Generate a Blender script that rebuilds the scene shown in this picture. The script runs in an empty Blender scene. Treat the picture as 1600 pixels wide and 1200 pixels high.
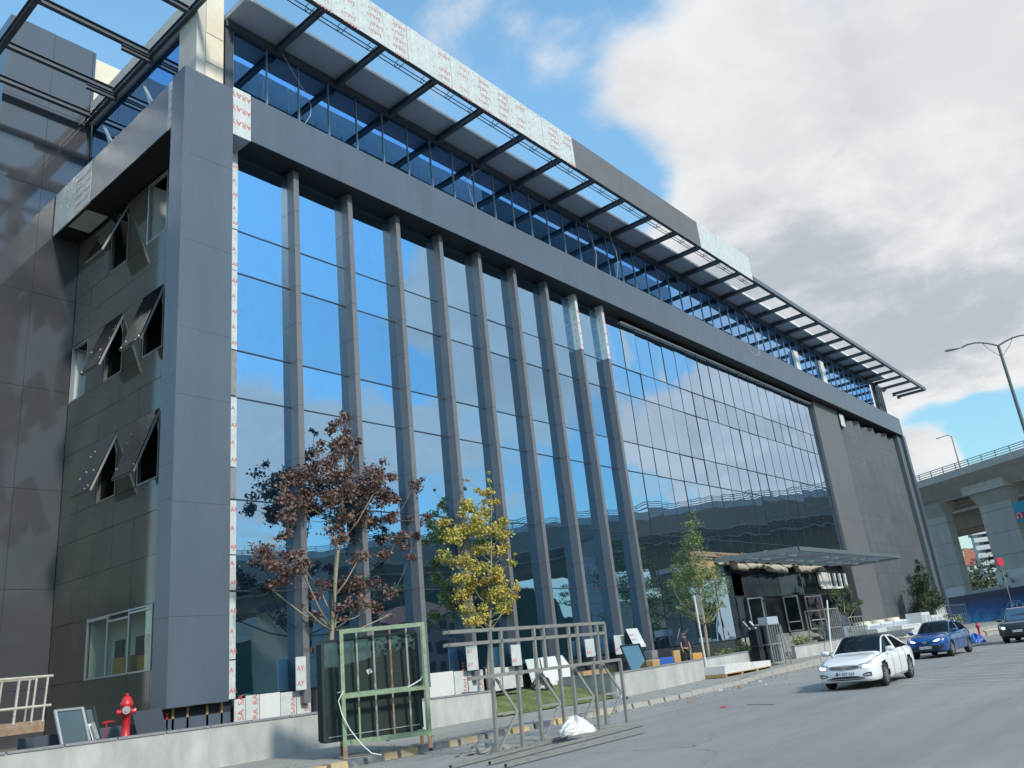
import bpy, bmesh, math, random
from mathutils import Vector, Matrix
from mathutils.bvhtree import BVHTree
random.seed(11)
R = math.radians
SC = bpy.context.scene
COL = SC.collection

# ------------------------------------------------------------------ camera
PITCH, ROLL, YAW, FPX = 0.32468, -0.109046, 0.896376, 1278.07
_fw = Vector((math.sin(YAW)*math.cos(PITCH), math.cos(YAW)*math.cos(PITCH), math.sin(PITCH)))
_r0 = Vector((math.cos(YAW), -math.sin(YAW), 0)); _u0 = _r0.cross(_fw)
_r = _r0*math.cos(ROLL) + _u0*math.sin(ROLL); _u = _u0*math.cos(ROLL) - _r0*math.sin(ROLL)
EYE = Vector((0, 0, 1.85))
cd = bpy.data.cameras.new('camera'); cam = bpy.data.objects.new('camera', cd); COL.objects.link(cam)
m = Matrix((_r, _u, -_fw)).transposed().to_4x4(); m.translation = EYE
cam.matrix_world = m
cd.sensor_width = 36; cd.lens = FPX/1600*36; cd.clip_end = 6000; cd.clip_start = .1
SC.camera = cam
SC.render.resolution_x = 1024; SC.render.resolution_y = 768

# ------------------------------------------------------------------ world
SUN_EL, SUN_AZ = R(36), R(190)      # azimuth measured from +Y clockwise (towards +X)
W = bpy.data.worlds.new('World'); SC.world = W; W.use_nodes = True
nt = W.node_tree; N = nt.nodes; L = nt.links
N.clear()
def nd(t, **k):
    n = N.new(t)
    for a, b in k.items(): setattr(n, a, b)
    return n
def mth(op, a, b=None, c=None, clamp=False):
    n = N.new('ShaderNodeMath'); n.operation = op; n.use_clamp = clamp
    for i, v in enumerate((a, b, c)):
        if v is None: continue
        if isinstance(v, (int, float)): n.inputs[i].default_value = v
        else: L.new(v, n.inputs[i])
    return n.outputs[0]
out = nd('ShaderNodeOutputWorld'); bg = nd('ShaderNodeBackground'); bg.inputs['Strength'].default_value = .15
sky = nd('ShaderNodeTexSky'); sky.sky_type = 'NISHITA'; sky.sun_disc = False
sky.sun_elevation = SUN_EL; sky.sun_rotation = SUN_AZ; sky.air_density = 1.0; sky.dust_density = .3; sky.ozone_density = 1.6
tc = nd('ShaderNodeTexCoord'); sep = nd('ShaderNodeSeparateXYZ'); L.new(tc.outputs['Generated'], sep.inputs[0])
zc = mth('ADD', mth('MAXIMUM', sep.outputs[2], 0.0), .22)
px = mth('DIVIDE', sep.outputs[0], zc); pyy = mth('DIVIDE', sep.outputs[1], zc)
cmb = nd('ShaderNodeCombineXYZ'); L.new(px, cmb.inputs[0]); L.new(pyy, cmb.inputs[1])
def noise(scale, detail, rough, off, dist=0.0):
    mp = nd('ShaderNodeMapping'); mp.inputs['Location'].default_value = off
    L.new(cmb.outputs[0], mp.inputs[0])
    n = nd('ShaderNodeTexNoise'); n.inputs['Scale'].default_value = scale; n.inputs['Detail'].default_value = detail
    n.inputs['Roughness'].default_value = rough; n.inputs['Distortion'].default_value = dist
    L.new(mp.outputs[0], n.inputs['Vector']); return n.outputs[0]
def ramp(v, a, b):
    n = nd('ShaderNodeMapRange'); n.interpolation_type = 'SMOOTHSTEP'
    n.inputs[1].default_value = a; n.inputs[2].default_value = b; L.new(v, n.inputs[0]); return n.outputs[0]
def lobe(px_, py_, deg0, deg1, mirror=False):
    """1 inside deg0 of a direction, 0 outside deg1"""
    d = (_fw + _r*((px_-800)/FPX) - _u*((py_-600)/FPX)).normalized()
    if mirror == 2: d = Vector((-d.x, d.y, d.z))
    elif mirror: d = Vector((d.x, -d.y, d.z))
    dt = nd('ShaderNodeVectorMath'); dt.operation = 'DOT_PRODUCT'; L.new(tc.outputs['Generated'], dt.inputs[0])
    dt.inputs[1].default_value = d
    return ramp(dt.outputs['Value'], math.cos(R(deg1)), math.cos(R(deg0)))
n1 = noise(1.9, 10, .58, (3.1, 1.7, 0), .25)
n2 = noise(6.5, 7, .62, (9.3, 4.4, 0), .4)
base = mth('ADD', mth('MULTIPLY_ADD', n1, 2.1, -.58), mth('MULTIPLY', mth('SUBTRACT', n2, .5), .5))
bias = mth('ADD', 0.0, 0.0)
SKYL = [  # px, py, inner deg, outer deg, amount, mirrored in the facade
 (1420, 300, 10, 24, .50, False), (1560, 60, 4, 18, .22, False), (1130, 140, 2, 9, .28, False), (1050, 190, 1, 4, .16, False),
 (1480, 668, .8, 3.8, -.8, False), (1590, 655, .8, 3.5, -.7, False), (1452, 715, .4, 2.6, .95, False), (1600, 735, .5, 3, .45, False),
 (300, 30, 8, 26, -.45, False), (900, 170, 2, 10, -.28, False), (760, 60, 1, 7, .42, False), (930, 110, 1, 5, .28, False), (1330, 500, 6, 13, .45, False), (1150, 380, 3, 7, .25, False), (1010, 290, 1.5, 5, -.30, False),
 (1270, 15, .3, 3.2, -.40, False),
 (210, 130, 6, 16, -.8, 2), (390, 290, 6, 13, -.9, True), (540, 330, 2, 6, -.45, True), (410, 690, 1.5, 6, .6, True), (420, 520, 1, 4, .30, True), (690, 430, 2, 7, .62, True), (1015, 550, 1.2, 4, -.75, True),
 (650, 590, 1, 3, -.4, True), (850, 500, 2, 7, .5, True), (1150, 620, 4, 10, .38, True), (760, 680, 2, 7, .36, True), (590, 690, 2, 5, .3, True), (500, 560, 3, 7, -.1, True)]
for a, b, c, d, w, mi in SKYL:
    bias = mth('ADD', bias, mth('MULTIPLY', lobe(a, b, c, d, mi), w))
dens0 = mth('ADD', base, bias)
dens = ramp(dens0, .42, .86)
n3 = noise(2.3, 9, .6, (3.1+.10, 1.7-.16, 0), .3)
core = ramp(mth('ADD', mth('ADD', mth('MULTIPLY', dens0, .20), mth('MULTIPLY', n3, 1.25)), mth('MULTIPLY', n2, .45)), .88, 1.30)
glow = mth('MAXIMUM', mth('MAXIMUM', lobe(1590, 60, 2, 15), lobe(1455, 722, 1, 4)), mth('MAXIMUM', lobe(1150, 120, 2, 11), lobe(700, 560, 16, 32, True)))
core = mth('MULTIPLY', core, mth('SUBTRACT', 1.0, mth('MULTIPLY', glow, .62)))
cm = nd('ShaderNodeMix', data_type='RGBA'); L.new(core, cm.inputs[0])
cm.inputs[6].default_value = (4.3, 4.25, 4.2, 1); cm.inputs[7].default_value = (2.45, 2.55, 2.75, 1)
skm = nd('ShaderNodeMix', data_type='RGBA', blend_type='MULTIPLY'); skm.inputs[0].default_value = 1
L.new(sky.outputs[0], skm.inputs[6]); skm.inputs[7].default_value = (1.32, 1.70, 1.55, 1)
dm = nd('ShaderNodeMapRange'); dm.inputs[1].default_value = 0.0; dm.inputs[2].default_value = .62; dm.inputs[3].default_value = .36; dm.inputs[4].default_value = 1.0
L.new(sep.outputs[2], dm.inputs[0])
sk2 = nd('ShaderNodeVectorMath'); sk2.operation = 'SCALE'; L.new(skm.outputs[2], sk2.inputs[0]); L.new(dm.outputs[0], sk2.inputs['Scale'])
# low haze towards the horizon
mx = nd('ShaderNodeMix', data_type='RGBA'); L.new(mth('MULTIPLY', dens, .93), mx.inputs[0]); L.new(sk2.outputs[0], mx.inputs[6]); L.new(cm.outputs[2], mx.inputs[7])
hz = nd('ShaderNodeMix', data_type='RGBA'); L.new(mth('SUBTRACT', 1.0, ramp(sep.outputs[2], -.02, .12)), hz.inputs[0])
L.new(mx.outputs[2], hz.inputs[6]); hz.inputs[7].default_value = (3.0, 3.15, 3.3, 1)
L.new(hz.outputs[2], bg.inputs[0]); L.new(bg.outputs[0], out.inputs[0])

sd = bpy.data.lights.new('sun', 'SUN'); sun = bpy.data.objects.new('sun', sd); COL.objects.link(sun)
sd.energy = 2.6; sd.angle = R(6); sd.color = (1, .93, .82)
sv = Vector((math.sin(SUN_AZ)*math.cos(SUN_EL), math.cos(SUN_AZ)*math.cos(SUN_EL), math.sin(SUN_EL)))
sun.rotation_euler = sv.to_track_quat('Z', 'Y').to_euler(); sun.location = (0, -20, 60)
SC.view_settings.view_transform = 'Standard'; SC.view_settings.look = 'None'; SC.view_settings.gamma = 1
SC.view_settings.exposure = 0.5
SC.render.engine = 'CYCLES'

# ------------------------------------------------------------------ materials
MATS = {}
def mat(name, col, rough=.6, metal=0.0, var=.0, vscale=3.0, bump=0.0, bscale=20.0, spec=.5, col2=None, emit=None, stretch=None, coat=0.0):
    if name in MATS: return MATS[name]
    mt = bpy.data.materials.new(name); mt.use_nodes = True; t = mt.node_tree; b = t.nodes['Principled BSDF']
    b.inputs['Base Color'].default_value = (*col, 1); b.inputs['Roughness'].default_value = rough
    b.inputs['Metallic'].default_value = metal; b.inputs['Specular IOR Level'].default_value = spec
    if coat: b.inputs['Coat Weight'].default_value = coat; b.inputs['Coat Roughness'].default_value = .03
    if emit: b.inputs['Emission Color'].default_value = (*emit[0], 1); b.inputs['Emission Strength'].default_value = emit[1]
    tcn = t.nodes.new('ShaderNodeTexCoord'); src = tcn.outputs['Object']
    if stretch:
        mp = t.nodes.new('ShaderNodeMapping'); mp.inputs['Scale'].default_value = stretch; t.links.new(src, mp.inputs[0]); src = mp.outputs[0]
    if var or col2:
        n = t.nodes.new('ShaderNodeTexNoise'); n.inputs['Scale'].default_value = vscale; n.inputs['Detail'].default_value = 6; n.inputs['Roughness'].default_value = .65
        t.links.new(src, n.inputs['Vector'])
        rp = t.nodes.new('ShaderNodeMapRange'); rp.inputs[1].default_value = .3; rp.inputs[2].default_value = .7; t.links.new(n.outputs[0], rp.inputs[0])
        x = t.nodes.new('ShaderNodeMix'); x.data_type = 'RGBA'; t.links.new(rp.outputs[0], x.inputs[0])
        c2 = col2 if col2 else tuple(min(1, c*(1+var)) for c in col)
        c1 = col if col2 else tuple(c*(1-var) for c in col)
        x.inputs[6].default_value = (*c1, 1); x.inputs[7].default_value = (*c2, 1)
        t.links.new(x.outputs[2], b.inputs['Base Color'])
    if bump:
        n2 = t.nodes.new('ShaderNodeTexNoise'); n2.inputs['Scale'].default_value = bscale; n2.inputs['Detail'].default_value = 5
        t.links.new(src, n2.inputs['Vector'])
        bp = t.nodes.new('ShaderNodeBump'); bp.inputs['Strength'].default_value = bump; bp.inputs['Distance'].default_value = .02
        t.links.new(n2.outputs[0], bp.inputs['Height']); t.links.new(bp.outputs[0], b.inputs['Normal'])
    MATS[name] = mt; return mt
def glassmat(name, dark, tint, fac, wav=.02, wscale=.55, rough=.012):
    mt = bpy.data.materials.new(name); mt.use_nodes = True; t = mt.node_tree; t.nodes.clear()
    o = t.nodes.new('ShaderNodeOutputMaterial'); g = t.nodes.new('ShaderNodeBsdfGlossy'); d = t.nodes.new('ShaderNodeBsdfDiffuse')
    mxs = t.nodes.new('ShaderNodeMixShader'); fr = t.nodes.new('ShaderNodeFresnel'); fr.inputs[0].default_value = 1.5
    g.inputs['Color'].default_value = (*tint, 1); g.inputs['Roughness'].default_value = rough; d.inputs['Color'].default_value = (*dark, 1)
    a = t.nodes.new('ShaderNodeMath'); a.operation = 'ADD'; a.use_clamp = True; a.inputs[1].default_value = fac
    t.links.new(fr.outputs[0], a.inputs[0]); t.links.new(a.outputs[0], mxs.inputs[0])
    t.links.new(d.outputs[0], mxs.inputs[1]); t.links.new(g.outputs[0], mxs.inputs[2]); t.links.new(mxs.outputs[0], o.inputs[0])
    if name in ('glass', 'glass_curtain', 'glass_top', 'glass_entry'):
        ge = t.nodes.new('ShaderNodeNewGeometry'); vr = t.nodes.new('ShaderNodeMapRange'); vr.inputs[3].default_value = fac-.09; vr.inputs[4].default_value = fac+.05
        t.links.new(ge.outputs['Random Per Island'], vr.inputs[0])
        tc0 = t.nodes.new('ShaderNodeTexCoord'); dn_ = t.nodes.new('ShaderNodeTexNoise'); dn_.inputs['Scale'].default_value = 1.3; dn_.inputs['Detail'].default_value = 9; dn_.inputs['Roughness'].default_value = .75
        t.links.new(tc0.outputs['Object'], dn_.inputs['Vector'])
        dr_ = t.nodes.new('ShaderNodeMapRange'); dr_.inputs[1].default_value = .52; dr_.inputs[2].default_value = .80; dr_.inputs[4].default_value = .10; t.links.new(dn_.outputs[0], dr_.inputs[0])
        sb = t.nodes.new('ShaderNodeMath'); sb.operation = 'SUBTRACT'; t.links.new(vr.outputs[0], sb.inputs[0]); t.links.new(dr_.outputs[0], sb.inputs[1]); t.links.new(sb.outputs[0], a.inputs[1])
        dc = t.nodes.new('ShaderNodeMix'); dc.data_type = 'RGBA'; dc.inputs[6].default_value = (*dark, 1); dc.inputs[7].default_value = (.12, .14, .15, 1)
        dm_ = t.nodes.new('ShaderNodeMath'); dm_.operation = 'MULTIPLY'; dm_.inputs[1].default_value = 2.2; t.links.new(dr_.outputs[0], dm_.inputs[0]); t.links.new(dm_.outputs[0], dc.inputs[0]); t.links.new(dc.outputs[2], d.inputs['Color'])
    if wav:
        tcn = t.nodes.new('ShaderNodeTexCoord'); n = t.nodes.new('ShaderNodeTexNoise'); n.inputs['Scale'].default_value = wscale; n.inputs['Detail'].default_value = 1.5
        t.links.new(tcn.outputs['Object'], n.inputs['Vector'])
        bp = t.nodes.new('ShaderNodeBump'); bp.inputs['Strength'].default_value = 1; bp.inputs['Distance'].default_value = wav
        t.links.new(n.outputs[0], bp.inputs['Height']); t.links.new(bp.outputs[0], g.inputs['Normal'])
    MATS[name] = mt; return mt
M = MATS
mat('panel', (.078, .098, .128), .36, .0, var=.13, vscale=.9, spec=.5, stretch=(1,1,.22))
mat('panel_dark', (.035, .04, .05), .35, var=.15, vscale=1.5)
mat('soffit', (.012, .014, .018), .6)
mat('interior_wall', (.75, .74, .68), .8)
mat('soffit_grey', (.34, .39, .47), .6, var=.06, vscale=1)
mat('fin', (.135, .135, .145), .4, .0, var=.12, vscale=1.2, stretch=(1,1,.3))
mat('steel_dark', (.055, .07, .09), .45, var=.2, vscale=4)
mat('white_edge', (.7, .7, .68), .5)
mat('film', (.50, .53, .52), .35, var=.13, vscale=3, bump=.5, bscale=5)
mat('ink_faint', (.60, .30, .29), .5)
mat('red_ink', (.50, .09, .09), .5)
mat('grey_ink', (.12, .13, .15), .5)
mat('concrete', (.44, .43, .40), .85, col2=(.56, .54, .50), vscale=1.2, bump=.3, bscale=9)
mat('concrete_dark', (.40, .39, .36), .9, col2=(.54, .52, .48), vscale=.5, bump=.2, stretch=(1, 1, .25))
mat('cream', (.66, .60, .48), .8, var=.08, vscale=2)
mat('plaster', (.30, .305, .29), .85, col2=(.46, .46, .44), vscale=1.6, bump=.2, bscale=11, stretch=(1,1,.45))
mat('coping', (.22, .22, .23), .7, var=.2, vscale=5)
mat('ribbed', (.085, .094, .105), .5, var=.2, vscale=1.1, stretch=(1, 1, .3))
mat('ribwall_plain', (.115, .118, .125), .6, var=.08, vscale=.8)
mat('side_wall', (.082, .077, .060), .07, var=.12, vscale=.7, spec=.9)
mat('wing_wall', (.062, .065, .074), .07, var=.10, vscale=.5, spec=.9)
mat('seam', (.015, .017, .02), .8)
mat('frame_grey', (.30, .32, .33), .4, .3)
mat('mullion', (.02, .03, .045), .5)
mat('jamb_white', (.62, .65, .66), .5)
mat('insul', (.30, .26, .19), .8, col2=(.48, .45, .38), vscale=3, bump=.6, bscale=5)
mat('black', (.006, .007, .009), .5)
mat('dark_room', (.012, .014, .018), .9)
mat('wood', (.38, .25, .12), .8, var=.25, vscale=8)
mat('bark_grey', (.25, .22, .16), .9, var=.25, vscale=14, bump=.4, bscale=40)
mat('bark_dark', (.10, .08, .06), .9, var=.25, vscale=14)
def leafmat(name, c1, c2, sc=2.5):
    mt = mat(name, c1, .55, col2=c2, vscale=sc)
    b = mt.node_tree.nodes['Principled BSDF']
    return mt
leafmat('leaf_purple', (.10, .05, .042), (.20, .125, .10))
leafmat('leaf_yellow', (.42, .40, .07), (.52, .32, .08))
leafmat('leaf_yellow_green', (.28, .34, .07), (.42, .42, .09))
leafmat('leaf_green', (.08, .15, .04), (.17, .22, .07))
leafmat('leaf_dark', (.022, .05, .02), (.05, .09, .035))
leafmat('leaf_dull', (.06, .09, .05), (.12, .14, .08))
mat('grit', (.20, .19, .17), .9, var=.35, vscale=9)
mat('grass', (.06, .11, .03), .8, col2=(.19, .20, .07), vscale=1.6)
mat('soil', (.16, .125, .09), .95, var=.3, vscale=4, bump=.6, bscale=12)
mat('green_paint', (.25, .37, .24), .5, var=.14, vscale=7, col2=(.17, .20, .12))
mat('rust', (.20, .10, .05), .8, col2=(.30, .24, .17), vscale=9)
mat('galv', (.27, .27, .26), .42, .45, var=.15, vscale=6, col2=(.36, .35, .32))
mat('red_paint', (.50, .02, .025), .35, var=.1)
mat('alu', (.45, .46, .46), .35, .6)
mat('white_paint', (.60, .60, .59), .45, var=.03)
mat('dust_white', (.62, .62, .60), .8, var=.1, bump=.3)
mat('plastic_bag', (.62, .62, .60), .4, bump=.5, bscale=14, var=.1)
mat('black_bag', (.02, .021, .024), .3, bump=.6, bscale=10)
mat('rope_white', (.7, .7, .66), .7)
mat('stack_glass_edge', (.02, .03, .03), .3)
mat('blue_plastic', (.03, .10, .38), .4)
mat('cardboard', (.42, .26, .11), .8, var=.15)
mat('orange_card', (.55, .28, .08), .8, var=.1)
mat('yellow_paint', (.60, .42, .03), .5, var=.2, vscale=10)
mat('old_rail', (.34, .30, .24), .7, col2=(.5, .48, .42), vscale=14)
mat('rubber', (.018, .018, .019), .8)
mat('plate_white', (.75, .76, .77), .4)
mat('plate_blue', (.02, .07, .35), .4)
mat('chrome', (.65, .67, .7), .15, .9)
mat('lamp_on', (1, 1, 1), .2, emit=((1, .97, .9), 2.2))
mat('headlight', (.6, .63, .66), .12, .4)
mat('car_white', (.74, .75, .76), .25, coat=.8)
mat('car_blue', (.006, .075, .27), .25, .2, coat=1)
mat('car_dark', (.022, .028, .027), .25, .2, coat=1)
mat('black_plastic', (.02, .021, .023), .5)
mat('tyre', (.02, .02, .021), .85)
mat('rim', (.38, .39, .41), .3, .6)
mat('skin', (.38, .22, .15), .5)
mat('hair', (.015, .012, .010), .7)
mat('shirt', (.028, .030, .045), .85, var=.1)
mat('trousers', (.030, .033, .030), .85, var=.1)
mat('sign_teal', (.0, .30, .46), .5)
mat('sign_red', (.55, .03, .08), .5)
mat('roof_tile', (.35, .12, .07), .8, var=.2)
mat('house_wall', (.62, .50, .36), .85, var=.12, vscale=.2)
mat('house_wall_b', (.62, .58, .52), .85, var=.1, vscale=.2)
mat('house_pink', (.45, .24, .22), .85, var=.1)
mat('window_dark', (.02, .03, .04), .15)
mat('hill', (.035, .048, .032), .95, col2=(.07, .08, .05), vscale=.05, bump=.5, bscale=.4)
mat('balcony', (.58, .60, .60), .7)
mat('steel_blue', (.10, .125, .14), .5, var=.15, vscale=7)
mat('steel_rack', (.30, .30, .28), .5, .3, var=.2, vscale=8)
mat('bin_grey', (.20, .26, .28), .5, var=.08)
mat('shed_roof', (.05, .065, .09), .5)
mat('ac_white', (.66, .68, .68), .5, var=.05, vscale=2)
mat('stone_step', (.24, .24, .235), .7, var=.12, vscale=3)
mat('tarp', (.12, .12, .12), .5, var=.3, bump=.5)
glassmat('glass', (.004, .022, .040), (.37, .60, .83), .70, .011, .5)
glassmat('glass_curtain', (.006, .025, .038), (.55, .70, .87), .72, .020, .42)
glassmat('glass_top', (.004, .018, .034), (.33, .60, .98), .62, .006, .5)
glassmat('glass_car', (.008, .012, .015), (.32, .36, .38), .03, 0)
glassmat('glass_rack', (.035, .048, .046), (.6, .7, .68), .05, .002, 1.0)
glassmat('glass_low', (.06, .08, .078), (.35, .4, .4), .02, .002, 1.0)
glassmat('glass_entry', (.010, .014, .016), (.35, .42, .5), .04, .02, .8)
glassmat('sash_glass', (.016, .016, .018), (.8, .8, .82), .04, .004, 1.0)

def groundmat(name, c1, c2, c3, sc=.35, bump=.25, dusty=None):
    mt = bpy.data.materials.new(name); mt.use_nodes = True; t = mt.node_tree; b = t.nodes['Principled BSDF']; b.inputs['Roughness'].default_value = .88
    b.inputs['Specular IOR Level'].default_value = .25
    tcn = t.nodes.new('ShaderNodeTexCoord'); mp = t.nodes.new('ShaderNodeMapping'); mp.inputs['Scale'].default_value = (.35, 1, 1)
    t.links.new(tcn.outputs['Object'], mp.inputs[0])
    def nz(scale, det, v=None, r=.6):
        n = t.nodes.new('ShaderNodeTexNoise'); n.inputs['Scale'].default_value = scale; n.inputs['Detail'].default_value = det; n.inputs['Roughness'].default_value = r
        t.links.new(v or tcn.outputs['Object'], n.inputs['Vector'])
        rp = t.nodes.new('ShaderNodeMapRange'); rp.inputs[1].default_value = .35; rp.inputs[2].default_value = .65; t.links.new(n.outputs[0], rp.inputs[0]); return rp.outputs[0]
    def mix(f, a, bb):
        x = t.nodes.new('ShaderNodeMix'); x.data_type = 'RGBA'
        if isinstance(f, float): x.inputs[0].default_value = f
        else: t.links.new(f, x.inputs[0])
        for i, v in ((6, a), (7, bb)):
            if isinstance(v, tuple): x.inputs[i].default_value = (*v, 1)
            else: t.links.new(v, x.inputs[i])
        return x.outputs[2]
    c = mix(nz(sc, 7, mp.outputs[0]), c1, c2)
    f2 = nz(sc*5, 6, mp.outputs[0], .7)
    mm = t.nodes.new('ShaderNodeMath'); mm.operation = 'MULTIPLY'; mm.inputs[1].default_value = .35; t.links.new(f2, mm.inputs[0])
    c = mix(mm.outputs[0], c, c3)
    g = nz(60, 3); gm = t.nodes.new('ShaderNodeMath'); gm.operation = 'MULTIPLY'; gm.inputs[1].default_value = .22; t.links.new(g, gm.inputs[0])
    c = mix(gm.outputs[0], c, tuple(v*.55 for v in c1))
    if dusty:
        # dust that lies along the kerb: a band in y, broken up by noise
        sp = t.nodes.new('ShaderNodeSeparateXYZ'); t.links.new(tcn.outputs['Object'], sp.inputs[0])
        rp = t.nodes.new('ShaderNodeMapRange'); rp.inputs[1].default_value = dusty[0]; rp.inputs[2].default_value = dusty[1]; t.links.new(sp.outputs[1], rp.inputs[0])
        m2 = t.nodes.new('ShaderNodeMath'); m2.operation = 'MULTIPLY'; t.links.new(rp.outputs[0], m2.inputs[0]); t.links.new(nz(.5, 6, mp.outputs[0], .7), m2.inputs[1])
        c = mix(m2.outputs[0], c, dusty[2])
    if name == 'asphalt':
        ns = t.nodes.new('ShaderNodeTexNoise'); ns.inputs['Scale'].default_value = 1.1; ns.inputs['Detail'].default_value = 5; t.links.new(tcn.outputs['Object'], ns.inputs['Vector'])
        ad = t.nodes.new('ShaderNodeMix'); ad.data_type = 'RGBA'; ad.blend_type = 'ADD'; ad.inputs[0].default_value = 1.0; t.links.new(tcn.outputs['Object'], ad.inputs[6]); t.links.new(ns.outputs['Color'], ad.inputs[7])
        vo = t.nodes.new('ShaderNodeTexVoronoi'); vo.feature = 'DISTANCE_TO_EDGE'; vo.inputs['Scale'].default_value = .21; t.links.new(ad.outputs[2], vo.inputs['Vector'])
        cr = t.nodes.new('ShaderNodeMapRange'); cr.inputs[1].default_value = .0; cr.inputs[2].default_value = .006; cr.inputs[3].default_value = .75; cr.inputs[4].default_value = 0; t.links.new(vo.outputs['Distance'], cr.inputs[0])
        mk = t.nodes.new('ShaderNodeMath'); mk.operation = 'MULTIPLY'; t.links.new(cr.outputs[0], mk.inputs[0]); t.links.new(nz(.16, 3), mk.inputs[1])
        c = mix(mk.outputs[0], c, (.09, .09, .09))
        m3 = t.nodes.new('ShaderNodeMapping'); m3.inputs['Scale'].default_value = (.06, 1.3, 1); t.links.new(tcn.outputs['Object'], m3.inputs[0])
        tm = t.nodes.new('ShaderNodeMath'); tm.operation = 'MULTIPLY'; tm.inputs[1].default_value = .38; t.links.new(nz(1.0, 5, m3.outputs[0], .6), tm.inputs[0])
        c = mix(tm.outputs[0], c, (.17, .17, .172))
    t.links.new(c, b.inputs['Base Color'])
    n2 = t.nodes.new('ShaderNodeTexNoise'); n2.inputs['Scale'].default_value = 45; n2.inputs['Detail'].default_value = 4; t.links.new(tcn.outputs['Object'], n2.inputs['Vector'])
    bp = t.nodes.new('ShaderNodeBump'); bp.inputs['Strength'].default_value = bump; bp.inputs['Distance'].default_value = .01
    t.links.new(n2.outputs[0], bp.inputs['Height']); t.links.new(bp.outputs[0], b.inputs['Normal'])
    MATS[name] = mt
groundmat('asphalt', (.225, .225, .222), (.285, .28, .27), (.34, .33, .31), .28, .3, (11.0, 17.5, (.36, .34, .30)))
groundmat('pavement', (.27, .265, .245), (.35, .335, .30), (.22, .22, .21), .5, .3)
groundmat('earth', (.20, .18, .14), (.27, .25, .2), (.12, .13, .07), .12, .4)

# kerb with worn yellow and dark paint
def kerbmat():
    mt = bpy.data.materials.new('kerb_paint'); mt.use_nodes = True; t = mt.node_tree; b = t.nodes['Principled BSDF']; b.inputs['Roughness'].default_value = .8
    tcn = t.nodes.new('ShaderNodeTexCoord'); sp = t.nodes.new('ShaderNodeSeparateXYZ'); t.links.new(tcn.outputs['Object'], sp.inputs[0])
    n = t.nodes.new('ShaderNodeTexNoise'); n.inputs['Scale'].default_value = 2.2; n.inputs['Detail'].default_value = 7; t.links.new(tcn.outputs['Object'], n.inputs['Vector'])
    a = t.nodes.new('ShaderNodeMath'); a.operation = 'MULTIPLY_ADD'; a.inputs[1].default_value = .18; t.links.new(n.outputs[0], a.inputs[0])
    d = t.nodes.new('ShaderNodeMath'); d.operation = 'MULTIPLY'; d.inputs[1].default_value = .5/1.05; t.links.new(sp.outputs[0], d.inputs[0]); t.links.new(d.outputs[0], a.inputs[2])
    fr = t.nodes.new('ShaderNodeMath'); fr.operation = 'FRACT'; t.links.new(a.outputs[0], fr.inputs[0])
    gt = t.nodes.new('ShaderNodeMapRange'); gt.inputs[1].default_value = .48; gt.inputs[2].default_value = .52; t.links.new(fr.outputs[0], gt.inputs[0])
    x = t.nodes.new('ShaderNodeMix'); x.data_type = 'RGBA'; x.inputs[6].default_value = (.10, .11, .125, 1); x.inputs[7].default_value = (.46, .34, .17, 1); t.links.new(gt.outputs[0], x.inputs[0])
    w = t.nodes.new('ShaderNodeMapRange'); w.inputs[1].default_value = .45; w.inputs[2].default_value = .66; t.links.new(n.outputs[0], w.inputs[0])
    # paint only near the first stretch, bare dusty stone further on
    e = t.nodes.new('ShaderNodeMapRange'); e.inputs[1].default_value = 21.5; e.inputs[2].default_value = 23.5; t.links.new(sp.outputs[0], e.inputs[0])
    mxm = t.nodes.new('ShaderNodeMath'); mxm.operation = 'MAXIMUM'; t.links.new(w.outputs[0], mxm.inputs[0]); t.links.new(e.outputs[0], mxm.inputs[1])
    y = t.nodes.new('ShaderNodeMix'); y.data_type = 'RGBA'; y.inputs[7].default_value = (.32, .305, .275, 1); t.links.new(x.outputs[2], y.inputs[6]); t.links.new(mxm.outputs[0], y.inputs[0])
    t.links.new(y.outputs[2], b.inputs['Base Color']); MATS['kerb_paint'] = mt
kerbmat()

def hoardmat():
    mt = bpy.data.materials.new('hoarding_print'); mt.use_nodes = True; t = mt.node_tree; b = t.nodes['Principled BSDF']; b.inputs['Roughness'].default_value = .4
    tcn = t.nodes.new('ShaderNodeTexCoord'); n = t.nodes.new('ShaderNodeTexNoise'); n.inputs['Scale'].default_value = .5; n.inputs['Detail'].default_value = 8; n.inputs['Distortion'].default_value = 1.5
    t.links.new(tcn.outputs['Object'], n.inputs['Vector'])
    sp = t.nodes.new('ShaderNodeSeparateXYZ'); t.links.new(tcn.outputs['Object'], sp.inputs[0])
    z = t.nodes.new('ShaderNodeMapRange'); z.inputs[1].default_value = 2.6; z.inputs[2].default_value = .6; t.links.new(sp.outputs[2], z.inputs[0])
    a = t.nodes.new('ShaderNodeMath'); a.operation = 'MULTIPLY'; t.links.new(n.outputs[0], a.inputs[0]); t.links.new(z.outputs[0], a.inputs[1])
    cr = t.nodes.new('ShaderNodeValToRGB'); t.links.new(a.outputs[0], cr.inputs[0]); e = cr.color_ramp.elements
    e[0].color = (.012, .022, .08, 1); e[1].position = .62; e[1].color = (.10, .45, .8, 1)
    k = e.new(.3); k.color = (.0, .10, .38, 1)
    t.links.new(cr.outputs[0], b.inputs['Base Color']); MATS['hoarding_print'] = mt
hoardmat()

# ------------------------------------------------------------------ helpers
def V(*a): return Vector(a)
def ray(x, y): return _fw + _r*((x-800)/FPX) - _u*((y-600)/FPX)
def at(x, y, X=None, Y=None, Z=None):
    """the point where the line of sight through a photo position meets a world plane"""
    d = ray(x, y)
    if X is not None: return EYE + d*(X/d.x)
    if Y is not None: return EYE + d*(Y/d.y)
    return EYE + d*((Z-EYE.z)/d.z)

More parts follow.
